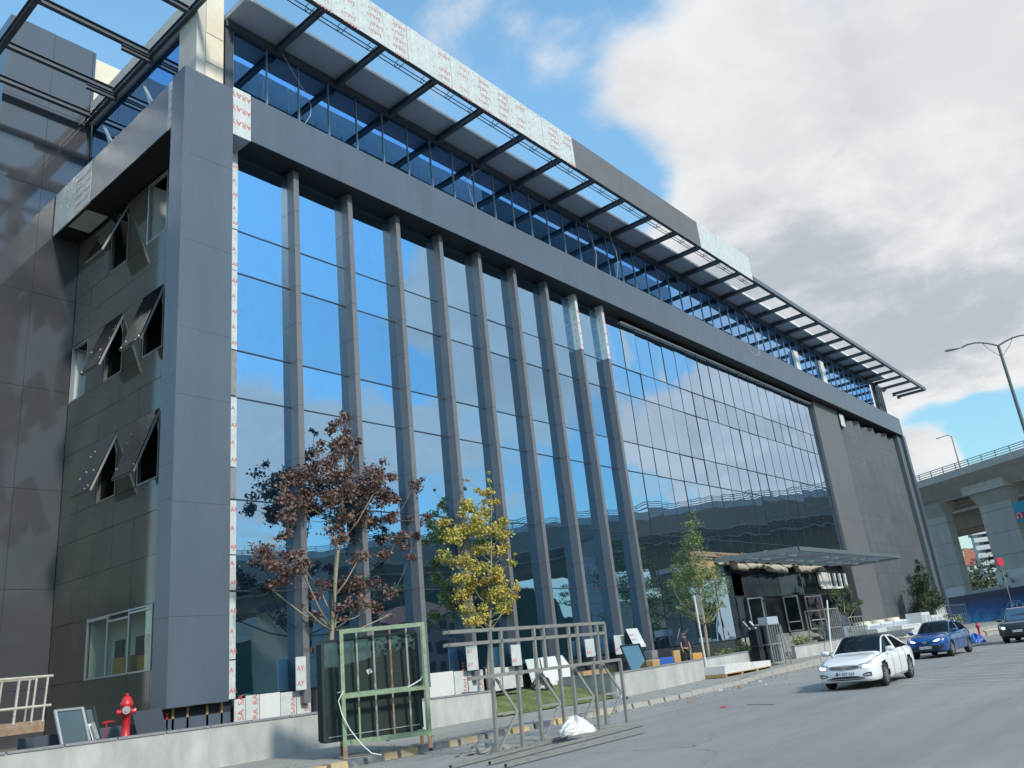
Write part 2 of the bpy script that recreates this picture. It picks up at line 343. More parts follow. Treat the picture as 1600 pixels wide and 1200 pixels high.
ROOT = {}
class MB:
    def __init__(s): s.v = []; s.f = []; s.mi = []; s.mats = []; s.cur = 0
    def use(s, mname):
        if mname not in s.mats: s.mats.append(mname)
        s.cur = s.mats.index(mname); return s
    def add(s, vs, fs):
        o = len(s.v); s.v += [Vector(p) for p in vs]
        for f in fs: s.f.append([i+o for i in f]); s.mi.append(s.cur)
        return s
    def box(s, x0, x1, y0, y1, z0, z1):
        if x1 < x0: x0, x1 = x1, x0
        if y1 < y0: y0, y1 = y1, y0
        if z1 < z0: z0, z1 = z1, z0
        return s.add([(x0,y0,z0),(x1,y0,z0),(x1,y1,z0),(x0,y1,z0),(x0,y0,z1),(x1,y0,z1),(x1,y1,z1),(x0,y1,z1)],
            [(0,3,2,1),(4,5,6,7),(0,1,5,4),(1,2,6,5),(2,3,7,6),(3,0,4,7)])
    def obox(s, c, ax, ay, az):
        """box from centre and three half-extent vectors"""
        c = Vector(c); P = []
        for k in (-1, 1):
            for i, j in ((-1,-1),(1,-1),(1,1),(-1,1)): P.append(c+ax*i+ay*j+az*k)
        return s.add(P, [(0,3,2,1),(4,5,6,7),(0,1,5,4),(1,2,6,5),(2,3,7,6),(3,0,4,7)])
    def bar(s, p, q, w, h=None, up=(0,0,1)):
        p = Vector(p); q = Vector(q); h = h or w; d = (q-p)
        if d.length < 1e-6: return s
        d2 = d.normalized(); up = Vector(up)
        if abs(d2.dot(up)) > .97: up = Vector((1,0,0)) if abs(d2.x) < .9 else Vector((0,1,0))
        a = d2.cross(up).normalized(); b = a.cross(d2).normalized()
        return s.obox((p+q)/2, d/2, a*(w/2), b*(h/2))
    def tube(s, pts, rad, n=8, cap=True):
        pts = [Vector(p) for p in pts]
        if not isinstance(rad, (list, tuple)): rad = [rad]*len(pts)
        o = len(s.v); ref = Vector((0,0,1))
        prev = None
        for i, p in enumerate(pts):
            d = (pts[min(i+1, len(pts)-1)]-pts[max(i-1, 0)]).normalized()
            if prev is None:
                r0 = ref if abs(d.dot(ref)) < .95 else Vector((1,0,0)); a = d.cross(r0).normalized()
            else: a = (prev - d*prev.dot(d)).normalized()
            prev = a; b = d.cross(a)
            for k in range(n):
                t = 2*math.pi*k/n; s.v.append(p+(a*math.cos(t)+b*math.sin(t))*rad[i])
        for i in range(len(pts)-1):
            for k in range(n):
                s.f.append([o+i*n+k, o+i*n+(k+1) % n, o+(i+1)*n+(k+1) % n, o+(i+1)*n+k]); s.mi.append(s.cur)
        if cap:
            s.f.append([o+k for k in range(n)][::-1]); s.mi.append(s.cur)
            s.f.append([o+(len(pts)-1)*n+k for k in range(n)]); s.mi.append(s.cur)
        return s
    def lathe(s, c, prof, n=16, axis='z'):
        c = Vector(c); o = len(s.v)
        for r, h in prof:
            for k in range(n):
                t = 2*math.pi*k/n
                if axis == 'z': p = Vector((r*math.cos(t), r*math.sin(t), h))
                elif axis == 'y': p = Vector((r*math.cos(t), h, r*math.sin(t)))
                else: p = Vector((h, r*math.cos(t), r*math.sin(t)))
                s.v.append(c+p)
        for i in range(len(prof)-1):
            for k in range(n):
                s.f.append([o+i*n+k, o+i*n+(k+1) % n, o+(i+1)*n+(k+1) % n, o+(i+1)*n+k]); s.mi.append(s.cur)
        s.f.append([o+k for k in range(n)][::-1]); s.mi.append(s.cur)
        s.f.append([o+(len(prof)-1)*n+k for k in range(n)]); s.mi.append(s.cur)
        return s
    def poly(s, pts, thick=None, nrm=None):
        pts = [Vector(p) for p in pts]; n = len(pts)
        if thick is None: return s.add(pts, [tuple(range(n))])
        nv = Vector(nrm) if nrm is not None else (pts[1]-pts[0]).cross(pts[2]-pts[0]).normalized()
        P = pts+[p+nv*thick for p in pts]
        return s.add(P, [tuple(range(n))[::-1], tuple(range(n, 2*n))]+[(i, (i+1) % n, n+(i+1) % n, n+i) for i in range(n)])
    def build(s, name, mname=None, parent=None, smooth=False, bevel=0, sub=0, origin=None):
        me = bpy.data.meshes.new(name)
        vs = s.v
        ob = bpy.data.objects.new(name, me); COL.objects.link(ob)
        if parent is not None:
            base = ROOT[parent]; ob.parent = parent; ROOT[ob] = base
            inv = base.inverted(); vs = [inv @ p for p in vs]
        else:
            if origin is None:
                xs = [p.x for p in vs]; ys = [p.y for p in vs]; zs = [p.z for p in vs]
                origin = ((min(xs)+max(xs))/2, (min(ys)+max(ys))/2, min(zs))
            o = Vector(origin); ROOT[ob] = Matrix.Translation(o); ob.location = o; vs = [p-o for p in vs]
        me.from_pydata([tuple(p) for p in vs], [], s.f)
        names = s.mats if s.mats else [mname]
        for k in names: me.materials.append(MATS[k])
        if s.mats:
            for p, i in zip(me.polygons, s.mi): p.material_index = i
        if smooth:
            for p in me.polygons: p.use_smooth = True
        if bevel:
            b = ob.modifiers.new('bevel', 'BEVEL'); b.width = bevel; b.segments = 2; b.limit_method = 'ANGLE'; b.angle_limit = R(40)
        if sub:
            b = ob.modifiers.new('sub', 'SUBSURF'); b.levels = sub; b.render_levels = sub
        return ob
def tag(o, label=None, cat=None, group=None, kind=None):
    if label: o['label'] = label
    if cat: o['category'] = cat
    if group: o['group'] = group
    if kind: o['kind'] = kind
    return o
def thing(name, label, cat, loc=(0,0,0), rz=0, group=None):
    o = bpy.data.objects.new(name, None); COL.objects.link(o); o.location = loc; o.rotation_euler = (0, 0, rz)
    o.empty_display_size = .3
    ROOT[o] = Matrix.Translation(Vector(loc)) @ Matrix.Rotation(rz, 4, 'Z')
    return tag(o, label, cat, group)
def struct(o): return tag(o, kind='structure')
_tx = {}
def glyphs(text):
    if text in _tx: return _tx[text]
    cu = bpy.data.curves.new('t', 'FONT'); cu.body = text; cu.size = 1; cu.resolution_u = 2
    ob = bpy.data.objects.new('t', cu); COL.objects.link(ob)
    dg = bpy.context.evaluated_depsgraph_get(); dg.update()
    me = ob.evaluated_get(dg).to_mesh()
    vs = [v.co.copy() for v in me.vertices]; fs = [tuple(p.vertices) for p in me.polygons]
    ob.evaluated_get(dg).to_mesh_clear(); bpy.data.objects.remove(ob); bpy.data.curves.remove(cu)
    w = max(v.x for v in vs); _tx[text] = (vs, fs, w); return _tx[text]
def text(mb, s, o, rt, up, size):
    """letters of cap height about .7*size from o along rt; stretched bold"""
    vs, fs, w = glyphs(s); o = Vector(o); rt = Vector(rt).normalized(); up = Vector(up).normalized()
    mb.add([o+rt*(v.x*size)+up*(v.y*size) for v in vs], fs); return w*size

# ------------------------------------------------------------------ ground
def sheet(name, mname, pts, z=None):
    mb = MB(); P = [Vector((p[0], p[1], p[2] if len(p) > 2 else z)) for p in pts]
    mb.add(P, [tuple(range(len(P)))]); return struct(mb.build(name, mname, origin=(0, 0, 0)))
sheet('ground', 'earth', [(-1500,-1500),(2500,-1500),(2500,2500),(-1500,2500)], -.03)
sheet('road', 'asphalt', [(-120,-9),(240,-9),(240,17.4),(-120,17.4)], 0)
# kerb line (x, y) along the pavement edge and the pavement behind it
KL = [(-40,15.7),(8,15.7),(27,15.6),(32,16.0),(38,17.0),(44,17.3),(56,17.2),(66,15.6),(75,13.6),(96,10.5)]
def kz(x): return .15 + .25*max(0, min(1, (x-34)/16)) + .28*max(0, min(1, (x-55)/20))
mb = MB()
for (xa, ya), (xb, yb) in zip(KL, KL[1:]):
    n = max(1, int((xb-xa)/1.0))
    for i in range(n):
        a = i/n; b = (i+1)/n - .006
        x0 = xa+(xb-xa)*a; x1 = xa+(xb-xa)*b; y0 = ya+(yb-ya)*a; y1 = ya+(yb-ya)*b
        z0 = kz(x0); z1 = kz(x1); j = random.uniform(-.008, .008)
        mb.add([(x0,y0,0),(x1,y1,0),(x1,y1+.28,0),(x0,y0+.28,0),(x0,y0+.03,z0+j),(x1,y1+.03,z1+j),(x1,y1+.28,z1+j),(x0,y0+.28,z0+j)],
               [(0,1,5,4),(1,2,6,5),(2,3,7,6),(3,0,4,7),(4,5,6,7)])
struct(mb.build('kerb', 'kerb_paint', origin=(0,0,0)))
mb = MB()
for (xa, ya), (xb, yb) in zip(KL, KL[1:]):
    n = max(1, int((xb-xa)/4)); 
    for i in range(n):
        a = i/n; b = (i+1)/n; x0 = xa+(xb-xa)*a; x1 = xa+(xb-xa)*b; y0 = ya+(yb-ya)*a; y1 = ya+(yb-ya)*b
        mb.add([(x0,y0+.27,kz(x0)-.006),(x1,y1+.27,kz(x1)-.006),(x1,26,kz(x1)-.006),(x0,26,kz(x0)-.006)], [(0,1,2,3)])
struct(mb.build('pavement', 'pavement', origin=(0,0,0)))
# raised beds behind the low walls
mb = MB()
mb.add([(-8,20.0,.92),(21.8,20.0,.82),(21.8,31.5,.82),(-8,31.5,.92)], [(0,1,2,3)])
mb.add([(27.4,18.6,.66),(46.3,20.0,.72),(46.3,22,.72),(27.4,22,.66)], [(0,1,2,3)])
mb.add([(21.8,20.7,.82),(27.4,20.9,.66),(27.4,22,.66),(21.8,22,.82)], [(0,1,2,3)])
mb.add([(66,21.0,.55),(100,21.0,.62),(100,23.4,.62),(66,23.4,.55)], [(0,1,2,3)])
struct(mb.build('planting_bed', 'soil', origin=(0,0,0)))
# lawn between the two walls, sloping down to the pavement
mb = MB(); lp = []
nx, ny = 14, 8
for j in range(ny+1):
    for i in range(nx+1):
        u_ = i/nx; v_ = j/ny; x = 21.75+u_*(27.6-21.75+.0*v_); y0 = 19.25-.95*u_; y = y0+(21.2-y0)*v_
        lp.append((x, y, .17+.62*v_**.9+.02*math.sin(i*1.7+j)))
mb.add(lp, [(j*(nx+1)+i, j*(nx+1)+i+1, (j+1)*(nx+1)+i+1, (j+1)*(nx+1)+i) for j in range(ny) for i in range(nx)])
tag(mb.build('lawn', 'grass', smooth=True, origin=(24.5,20,0)), kind='structure')
mb = MB(); rg = random.Random(5)
for k in range(9000):
    u_ = rg.random(); v_ = rg.random(); x = 21.75+u_*5.85; y0 = 19.25-.95*u_; y = y0+(21.2-y0)*v_; z = .15+.62*v_**.9
    h = rg.uniform(.03, .075); a = rg.uniform(0, 6.28); dx, dy = math.cos(a)*.008, math.sin(a)*.008; lx, ly = rg.uniform(-.03,.03), rg.uniform(-.03,.03)
    mb.add([(x-dx,y-dy,z),(x+dx,y+dy,z),(x+lx,y+ly,z+h)], [(0,1,2)])
tag(mb.build('grass_blades', 'grass', origin=(24.5,20,0)), kind='stuff')
# road markings: transverse strips
mb = MB()
def strip_px(p, q, w):
    a = at(*p, Z=.005); b = at(*q, Z=.005); d = (b-a).normalized(); n = Vector((-d.y, d.x, 0))*w/2
    mb.add([a-n, b-n, b+n, a+n], [(0,1,2,3)])
for y0, y1 in ((1056,1048.5),(1060,1053),(1064,1058),(1069,1064)): strip_px((1400,y0), (1640,y1-3), .16)
for y0, y1 in ((1020,1016.5),(1024,1021),(1029,1026)): strip_px((1505,y0), (1640,y1-1.5), .2)
mat('road_paint', (.42,.42,.40), .8, var=.2, vscale=6, col2=(.25,.26,.26))
struct(mb.build('road_marking', 'road_paint', origin=(0,0,0)))
# hills and far woods
def hill(name, pts, depth):
    mb = MB(); n = len(pts)
    for (x, y, h) in pts: mb.v.append(Vector((x, y, -1)));
    for (x, y, h) in pts: mb.v.append(Vector((x, y, h)))
    for (x, y, h) in pts: mb.v.append(Vector((x+depth[0], y+depth[1], h*1.25)))
    for i in range(n-1):
        mb.f += [[i, i+1, n+i+1, n+i], [n+i, n+i+1, 2*n+i+1, 2*n+i]]; mb.mi += [0, 0]
    return struct(mb.build(name, 'hill', origin=(0,0,0)))
rg = random.Random(2)
hill('hill', [(-700+i*45, -330+20*math.sin(i*1.3), 34+16*math.sin(i*.55+1)+rg.uniform(-4,4)) for i in range(34)], (0,-160))
hill('hill', [(430, -40, 8),(430, 10, 9),(430, 60, 12),(425,100,14),(430,150,20),(440,220,26),(420,330,30)], (120,20))

# ------------------------------------------------------------------ the office building
GY = 21.9
B = thing('office_building', 'long dark glass-fronted office building under construction with projecting roof pergola', 'building', (50, 30, 0))
def bp(mb, name, mname=None, **k): return mb.build(name, mname, B, **k)
# solid body behind the skins
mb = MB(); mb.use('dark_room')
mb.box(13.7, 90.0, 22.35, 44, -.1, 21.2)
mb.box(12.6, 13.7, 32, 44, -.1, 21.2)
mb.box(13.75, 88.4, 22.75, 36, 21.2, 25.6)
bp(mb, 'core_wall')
# corner pillar with thin seams between its metal sheets
def sheets(mb, axis, c, us, vs, th=.03, gap=.012, tilt=0.0, skip=()):
    """thin sheets on a plane: axis 'y' = facing -Y at Y=c (us are X), axis 'x' = facing -X at X=c (us are Y)"""
    for i in range(len(us)-1):
        for j in range(len(vs)-1):
            if (i, j) in skip: continue
            a, b = us[i]+gap/2, us[i+1]-gap/2; z0, z1 = vs[j]+gap/2, vs[j+1]-gap/2
            t = [random.uniform(-tilt, tilt) for _ in range(3)]
            if axis == 'y':
                P = [(a,c+t[0],z0),(b,c+t[1],z0),(b,c+t[1]+t[2],z1),(a,c+t[0]+t[2],z1),(a,c+th,z0),(b,c+th,z0),(b,c+th,z1),(a,c+th,z1)]
            else:
                P = [(c+t[0],a,z0),(c+t[1],b,z0),(c+t[1]+t[2],b,z1),(c+t[0]+t[2],a,z1),(c+th,a,z0),(c+th,b,z0),(c+th,b,z1),(c+th,a,z1)]
            mb.add(P, [(0,1,2,3),(7,6,5,4),(0,4,5,1),(1,5,6,2),(2,6,7,3),(3,7,4,0)] if axis == 'y' else [(3,2,1,0),(4,5,6,7),(1,5,4,0),(2,6,5,1),(3,7,6,2),(0,4,7,3)])
mb = MB(); mb.use('seam').box(11.06, 12.75, 21.03, 21.78, 1.63, 21.3)
mb.use('panel'); zs = [1.62,3.85,6.9,10.0,12.1,15.0,18.1,21.33]
sheets(mb, 'y', 21.0, [11.03, 12.78], zs, .03, .006)
sheets(mb, 'x', 11.03, [21.0, 21.8], [1.62,3.85,7.0,8.0,10.6,14.2,17.8,21.33], .03, .006)
mb.box(12.75, 12.78, 21.03, 21.74, 1.62, 21.33); mb.box(11.03, 12.78, 21.0, 21.8, 21.33, 21.36)
bp(mb, 'corner_pillar')
# cornice beam
mb = MB(); xs = [13.47]+[13.47+i*(89.7-13.47)/13 for i in range(1, 14)]
mb.use('panel'); sheets(mb, 'y', 21.0, xs, [19.58, 21.43], .04, .004)
mb.box(13.47, 89.7, 21.04, 21.5, 21.35, 21.42); mb.box(89.66, 89.7, 21.04, 22.3, 19.6, 21.43)
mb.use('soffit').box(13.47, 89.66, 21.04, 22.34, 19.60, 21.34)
bp(mb, 'cornice_beam')
mb = MB(); mb.use('film').box(12.785, 13.465, 21.0, 21.04, 19.56, 21.46); mb.use('soffit_grey').box(12.785, 13.465, 21.04, 22.34, 19.57, 19.62)
fp = bp(mb, 'film_panel')
mb = MB()
for k in range(3):
    text(mb, 'ARAY', (13.50-.02, 20.994, 21.28-.56*k), (-1,0,0), (0,0,-1), .30)
for k in range(3):
    for x in (12.95, 13.2): mb.bar((x, 20.994, 21.35-.56*k), (x, 20.994, 21.25-.56*k), .012, .003)
o = mb.build('film_print', 'red_ink', fp)
# return beam along the side
mb = MB(); mb.use('panel')
sheets(mb, 'x', 11.15, [22.28, 25.2, 28.0], [19.58, 21.43], .04, .004)
mb.box(11.19, 12.15, 21.82, 31.2, 21.35, 21.42)
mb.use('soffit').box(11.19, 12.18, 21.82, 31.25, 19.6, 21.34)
bp(mb, 'side_beam')
for (a, b) in ((21.82, 22.27), (28.01, 31.22)):
    mb = MB(); mb.use('film').box(11.145, 11.19, a, b, 19.57, 21.44); fp = bp(mb, 'film_panel')
    mb = MB()
    for k in range(5):
        text(mb, 'RAY' if b < 23 else 'SARAY SARAY', (11.14, a+.05, 21.1-.36*k), (0,1,0), (0,0,-1), .2)
    mb.build('film_print', 'red_ink', fp)
mb = MB(); mb.use('film').box(11.3, 12.1, 28.6, 30.2, 19.59, 19.6); bp(mb, 'film_panel')

# side wall with its grid, openings and hinged sashes
YS = [21.8, 22.77, 24.2, 25.62, 27.05, 28.47, 29.9, 31.28]
ZS = [.2, 2.66, 4.56, 6.0, 7.35, 8.35, 10.64, 11.7, 12.75, 15.05, 16.05, 17.1, 19.58]
OPEN = {(2,5),(4,5),(2,8),(4,8),(6,8),(2,11),(4,11)}
GW = {(2,1),(3,1),(4,1)}
mb = MB(); mb.use('side_wall'); sheets(mb, 'x', 12.2, YS, ZS, .03, .014, .004, OPEN | GW)
mb.use('seam')
for i in range(7):
    for j in range(12):
        if (i, j) in OPEN or (i, j) in GW: continue
        mb.box(12.232, 13.69, max(22.0, YS[i]+.001), YS[i+1]-.001, ZS[j]+.001, ZS[j+1]-.001)
bp(mb, 'side_wall')
for (i, j) in sorted(OPEN):
    y0, y1, z0, z1 = YS[i], YS[i+1], ZS[j], ZS[j+1]
    w = MB(); w.use('frame_grey')
    for q in (y0+.02, y1-.08): w.box(12.215, 12.33, q, q+.06, z0+.02, z1-.02)
    for q in (z0+.02, z1-.08): w.box(12.215, 12.33, y0+.08, y1-.08, q, q+.06)
    if (i, j) in ((6,8),(2,11)): w.use('jamb_white').box(12.21, 13.2, y1-.03, y1-.004, z0, z1)
    if (i, j) == (2,8): w.use('wood').box(13.3, 13.5, y0+.1, y1-.1, z0+.4, z1-.9)
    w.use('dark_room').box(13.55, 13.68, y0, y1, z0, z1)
    wf = bp(w, 'window')
    if (i, j) in ((6,8),(2,11)): continue
    th = R({(2,5): 20, (4,5): 21, (2,8): 19, (4,8): 20, (4,11): 22}[(i, j)]); Ls = z1-z0-.04
    dn = V(-math.sin(th), 0, -math.cos(th)); nrm = V(-math.cos(th), 0, math.sin(th)); c0 = V(12.19, (y0+y1)/2, z1-.02)
    s = MB(); s.use('frame_grey'); hw = (y1-y0)/2-.03
    s.obox(c0+dn*(Ls/2)-nrm*.03, V(0,hw,0), dn*(Ls/2), nrm*.012)
    for q in (-1, 1): s.obox(c0+dn*(Ls/2)+V(0,q*(hw-.03),0)-nrm*.065, V(0,.028,0), dn*(Ls/2), nrm*.022)
    for q in (.03, Ls-.03): s.obox(c0+dn*q-nrm*.065, V(0,hw-.06,0), dn*.028, nrm*.022)
    s.use('sash_glass').obox(c0+dn*(Ls/2), V(0,hw-.004,0), dn*(Ls/2-.004), nrm*.012)
    so = s.build('sash', None, wf)
    a = MB()
    for q in (-1, 1):
        a.bar(c0+V(0,q*(hw-.05),-.12)+V(.05,0,0), c0+dn*.55+V(0,q*(hw-.05),0)-nrm*.06, .02, .03)
        a.bar(c0+dn*.3+V(0,q*(hw-.05),0)-nrm*.06, V(12.22, (y0+y1)/2+q*(hw-.05), z1-.75), .018, .025)
    rg = random.Random(i*7+j)
    for k in range(7):
        e = rg.random(); side = rg.choice((0,1,2))
        p = c0+dn*(Ls*e)+V(0,(hw-.05)*(1 if side else -1),0) if side < 2 else c0+dn*(Ls*rg.random())+V(0,rg.uniform(-hw,hw),0)
        a.obox(p+nrm*.022, V(0,.022,0), dn*.022, nrm*.006)
    a.build('hinge', 'alu', wf)
# ground-floor window of three panes, seen through
gc = glassmat('glass_clear', (0,0,0), (.8,.88,.88), .10, .002, 1.0)
for n_ in list(gc.node_tree.nodes):
    if n_.type == 'FRESNEL': gc.node_tree.nodes.remove(n_); continue
    if n_.type == 'MATH': n_.inputs[0].default_value = .06; continue
    if n_.type == 'BSDF_DIFFUSE':
        tr = gc.node_tree.nodes.new('ShaderNodeBsdfTransparent'); tr.inputs[0].default_value = (.86,.92,.90,1)
        mx_ = [q for q in gc.node_tree.nodes if q.type == 'MIX_SHADER'][0]; gc.node_tree.links.new(tr.outputs[0], mx_.inputs[1])
mb = MB(); mb.use('alu')
for k, y in enumerate(YS[2:6]): mb.box(12.18, 12.26, y-.035, y+.035, 2.66, 4.56)
for z in (2.66, 4.50): mb.box(12.19, 12.25, 24.24, 28.43, z, z+.05)
mb.box(12.17, 12.19, 25.66, 27.0, 4.3, 4.36); mb.box(12.17, 12.19, 27.1, 28.43, 4.44, 4.5); mb.box(12.17,12.19,24.24,25.58,4.40,4.46)
mb.use('interior_wall').box(13.0, 13.05, 24.2, 28.47, 2.66, 4.55).box(12.3, 13.05, 24.2, 28.47, 2.6, 2.655).box(12.3,13.0,28.44,28.469,2.66,4.55)
wf = bp(mb, 'window')
for k in range(3):
    mb = MB(); mb.box(12.20, 12.212, YS[2+k]+.04, YS[3+k]-.04, 2.71, 4.5); mb.build('pane', 'glass_clear', wf)
mb = MB(); mb.use('orange_card').box(12.35, 12.6, 25.7, 26.9, 2.67, 3.2).box(12.35, 12.6, 24.7, 25.3, 2.67, 3.15).use('panel_dark').box(12.9,12.98,25.6,26.6,2.67,3.8).box(12.9,12.98,27.5,28.0,2.67,3.8)
wi = mb.build('carton', None, wf)
# torn white protective sheet hanging beside the pillar
mb = MB(); pts = []
for k in range(22):
    z = 13.2-k*.42; w_ = .10+.16*abs(math.sin(k*.9))+(.12 if 14 < k < 19 else 0); pts.append((z, w_))
for (z, w1), (z2, w2) in zip(pts, pts[1:]):
    mb.add([(12.05, 21.83, z), (12.02-.02*math.sin(z*3), 21.83+w1, z), (12.02-.02*math.sin(z2*3), 21.83+w2, z2), (12.05, 21.83, z2)], [(0,1,2,3)])
mat('film_torn', (.55,.58,.62), .5); bp(mb, 'film_strip', 'film_torn')

# rear wing that stands forward at the left, in glossy sheets
mb = MB(); mb.use('seam').box(8.92, 12.26, 31.34, 44, -.1, 29.1)
mb.use('wing_wall')
sheets(mb, 'y', 31.30, [8.88, 10.6, 12.19], [-.1,2.6,5.9,9.4,13.2,17.0,21.6,25.4,29.2], .03, .012, .003)
sheets(mb, 'y', 31.30, [12.20, 12.32], [21.45,25.4,29.2], .03, .012, 0)
sheets(mb, 'x', 8.88, [31.30, 34.3, 37.5, 41, 44], [-.1,2.6,5.9,9.4,13.2,17.0,21.6,25.4,29.2], .03, .012, .003)
mb.box(8.9, 12.3, 31.32, 44, 29.1, 29.2)
bp(mb, 'wing_wall')
mb = MB(); mb.use('cream').box(12.34, 20, 31.6, 44, 24.0, 29.15).use('coping').box(12.34,20,31.58,31.62,27.65,27.7).box(12.34,20,31.58,31.62,26.9,26.93).use('red_paint').box(12.28,12.36,31.5,31.56,26.2,28.0).use('cream').box(12.5,19,31.59,31.6,25,25.03)
bp(mb, 'stair_tower')

# ---- main glazed front
TR = [1.71, 4.6, 7.3, 10.55, 12.15, 14.92, 16.5, 19.36, 19.6]
def glassbay(x0, x1, zs, y=GY, mname='glass', tilt=.006, name='glass_panel'):
    mb = MB(); mb.use(mname)
    for a, b in zip(zs, zs[1:]):
        t = [random.uniform(-tilt, tilt) for _ in range(3)]
        mb.add([(x0,y+t[0],a),(x1,y+t[1],a),(x1,y+t[1]+t[2],b),(x0,y+t[0]+t[2],b),(x0,y+.05,a),(x1,y+.05,a),(x1,y+.05,b),(x0,y+.05,b)],
               [(0,1,2,3),(0,4,5,1),(1,5,6,2),(2,6,7,3),(3,7,4,0),(7,6,5,4)])
    return bp(mb, name)
FX = [15.54+2.47*k for k in range(9)]; FW, FY = .22, 21.5
edges = [12.80]+FX
for k in range(9): glassbay((edges[k]+(FW if k else 0)), edges[k+1], TR)
glassbay(FX[8]+FW, 37.64, TR, mname='glass_curtain')
NB = 19; cw = (66.3-37.66)/NB
for k in range(NB):
    x0 = 37.66+cw*k; z0 = 1.71 if x0 < 45 else 6.6
    glassbay(x0+.01, x0+cw-.01, [z0]+TR[2:-1] if z0 > 2 else TR[:-1], mname='glass_curtain', tilt=.013)
for z in TR[1:-1]:
    mb = MB()
    for k in range(9): mb.box(edges[k]+(FW if k else 0), edges[k+1], GY-.02, GY-.012+.02, z-.022, z+.022)
    mb.box(FX[8]+FW, 66.3 if z > 6.7 else 45, GY-.025, GY+.01, z-.022, z+.022); bp(mb, 'transom', 'mullion')
for k in range(NB+1):
    x0 = 37.66+cw*k; mb = MB(); mb.box(x0-.012, x0+.012, GY-.02, GY+.02, 1.71 if x0 < 45.3 else 6.6, 19.36); bp(mb, 'mullion', 'mullion')
mb = MB(); mb.box(37.66, 66.3, GY-.14, GY-.03, 19.30, 19.36); bp(mb, 'head_trim', 'white_edge')
# fins
FJ = [1.3, 4.6, 5.65, 7.3, 8.75, 10.55, 12.15, 13.5, 14.92, 16.5, 17.9, 19.59]
for k, x in enumerate(FX):
    mb = MB(); mb.use('seam').box(x+.01, x+FW-.01, FY+.012, GY+.2, 1.3, 19.59)
    for a, b in zip(FJ, FJ[1:]):
        filmtop = k in (7, 8) and a >= 16.4
        mb.use('film' if filmtop else 'fin').box(x, x+FW, FY, GY+.1, a+.005, b-.005)
    f_ = bp(mb, 'fin')
    if k in (7, 8):
        mb = MB()
        for q in range(5): text(mb, 'AY', (x+.03, FY-.006, 16.65+q*.62), (1,0,0), (0,0,1), .2)
        for q in range(5): mb.bar((x-.005, FY+.2, 16.9+q*.6), (x-.005, FY+.2, 17.05+q*.6), .02, .006)
        mb.build('film_print', 'red_ink', f_)
# film strip between pillar and first bay
for (y0, y1, fm) in ((222,356,1),(358,421,1),(422,545,1),(547,617,0),(620,729,1),(731,779,0),(782,866,1),(868,922,1),(925,1030,1),(1032,1092,1)):
    z1 = at(363, y0, Y=21.76).z; z0 = at(363, y1, Y=21.76).z
    mb = MB(); mb.box(13.16, 13.43, 21.75, 21.86, z0, z1); f_ = bp(mb, 'film_panel' if fm else 'filler_strip', 'film' if fm else 'coping')
    if fm:
        mb = MB(); z = z0+.15; q = 0
        while z < z1-.25:
            text(mb, 'AR' if q % 2 == 0 else 'A', (13.24, 21.744, z), (1,0,0), (0,0,1), .19); z += .55; q += 1
            mb.bar((13.35, 21.744, z-.12), (13.35, 21.744, z-.04), .012, .003)
        mb.build('film_print', 'red_ink', f_)
# plinth behind and exposed framing under the pillar
mb = MB(); mb.use('panel_dark').box(12.8, 45, 21.98, 22.3, .3, 1.7)
mb.use('insul').box(11.4, 12.7, 21.45, 21.5, .8, 1.6).use('wood')
for x in (11.35, 11.75, 12.3, 12.72): mb.box(x, x+.06, 21.3, 21.4, .8, 1.6)
mb.use('red_paint').box(11.2,11.25,21.3,21.35,.8,1.5).use('soffit').box(11.1,12.7,21.35,21.4,1.35,1.6)
bp(mb, 'plinth')
# film-faced sheets still fixed along the foot of the glass
def filmq(x0, y0, x1, y1, Y, name='film_panel', txt=None, rot=0, size=.2, parent=B, mname='film', dy=0):
    """upright sheet whose bottom-left corner is seen at (x0,y1) and right edge at x1"""
    a = at(x0, y1, Y=Y); b = at(x1, y1, Y=Y); zt = at((x0+x1)/2, y0, Y=Y).z
    mb = MB(); mb.use(mname).box(a.x, b.x, Y, Y+.03, (a.z+b.z)/2, zt)
    o = mb.build(name, None, parent)
    if txt:
        t = MB(); zb = (a.z+b.z)/2
        if rot == 90:
            z = zb+.06
            while z < zt-.15: z += text(t, txt, (b.x-.05, Y-.005, z), (0,0,1), (-1,0,0), size)+.1
        else:
            z = zb+.12
            while z < zt-size: text(t, txt, (a.x+.03, Y-.005, z), (1,0,0), (0,0,1), size); z += size*2.1
        t.build('film_print', 'red_ink', o)
    return o
filmq(366, 1092, 383, 1130, 21.72, txt='SA', rot=90, size=.26)
filmq(384, 1086, 405, 1128, 21.7, txt='RA', rot=90, size=.22)
filmq(406, 1083, 438, 1124, 21.72, mname='white_paint')
filmq(439, 1081, 463, 1120, 21.7, txt='SARA', rot=90, size=.2)
filmq(464, 1078, 486, 1115, 21.7, txt='SAR', rot=90, size=.26)
filmq(463, 1026, 479, 1078, 21.44, txt='AY', size=.2)
filmq(672, 1050, 711, 1088, 21.7, mname='white_paint')
filmq(712, 1048, 732, 1086, 21.7, txt='YAH', rot=90, size=.24)
filmq(733, 1047, 757, 1082, 21.7, txt='SAR', rot=90, size=.28)
filmq(762, 1043, 786, 1080, 21.7, txt='SARAY', rot=90, size=.2)
filmq(787, 1041, 818, 1075, 21.7, txt='SAR', rot=90, size=.2)
filmq(731, 1009, 748, 1047, 21.44, txt='AY', size=.22)
filmq(801, 1007, 816, 1040, 21.44, txt='AY', size=.22)
filmq(917, 998, 931, 1026, 21.44, txt='AYS', size=.2)
filmq(963, 992, 978, 1022, 21.44, txt='AY', size=.24)

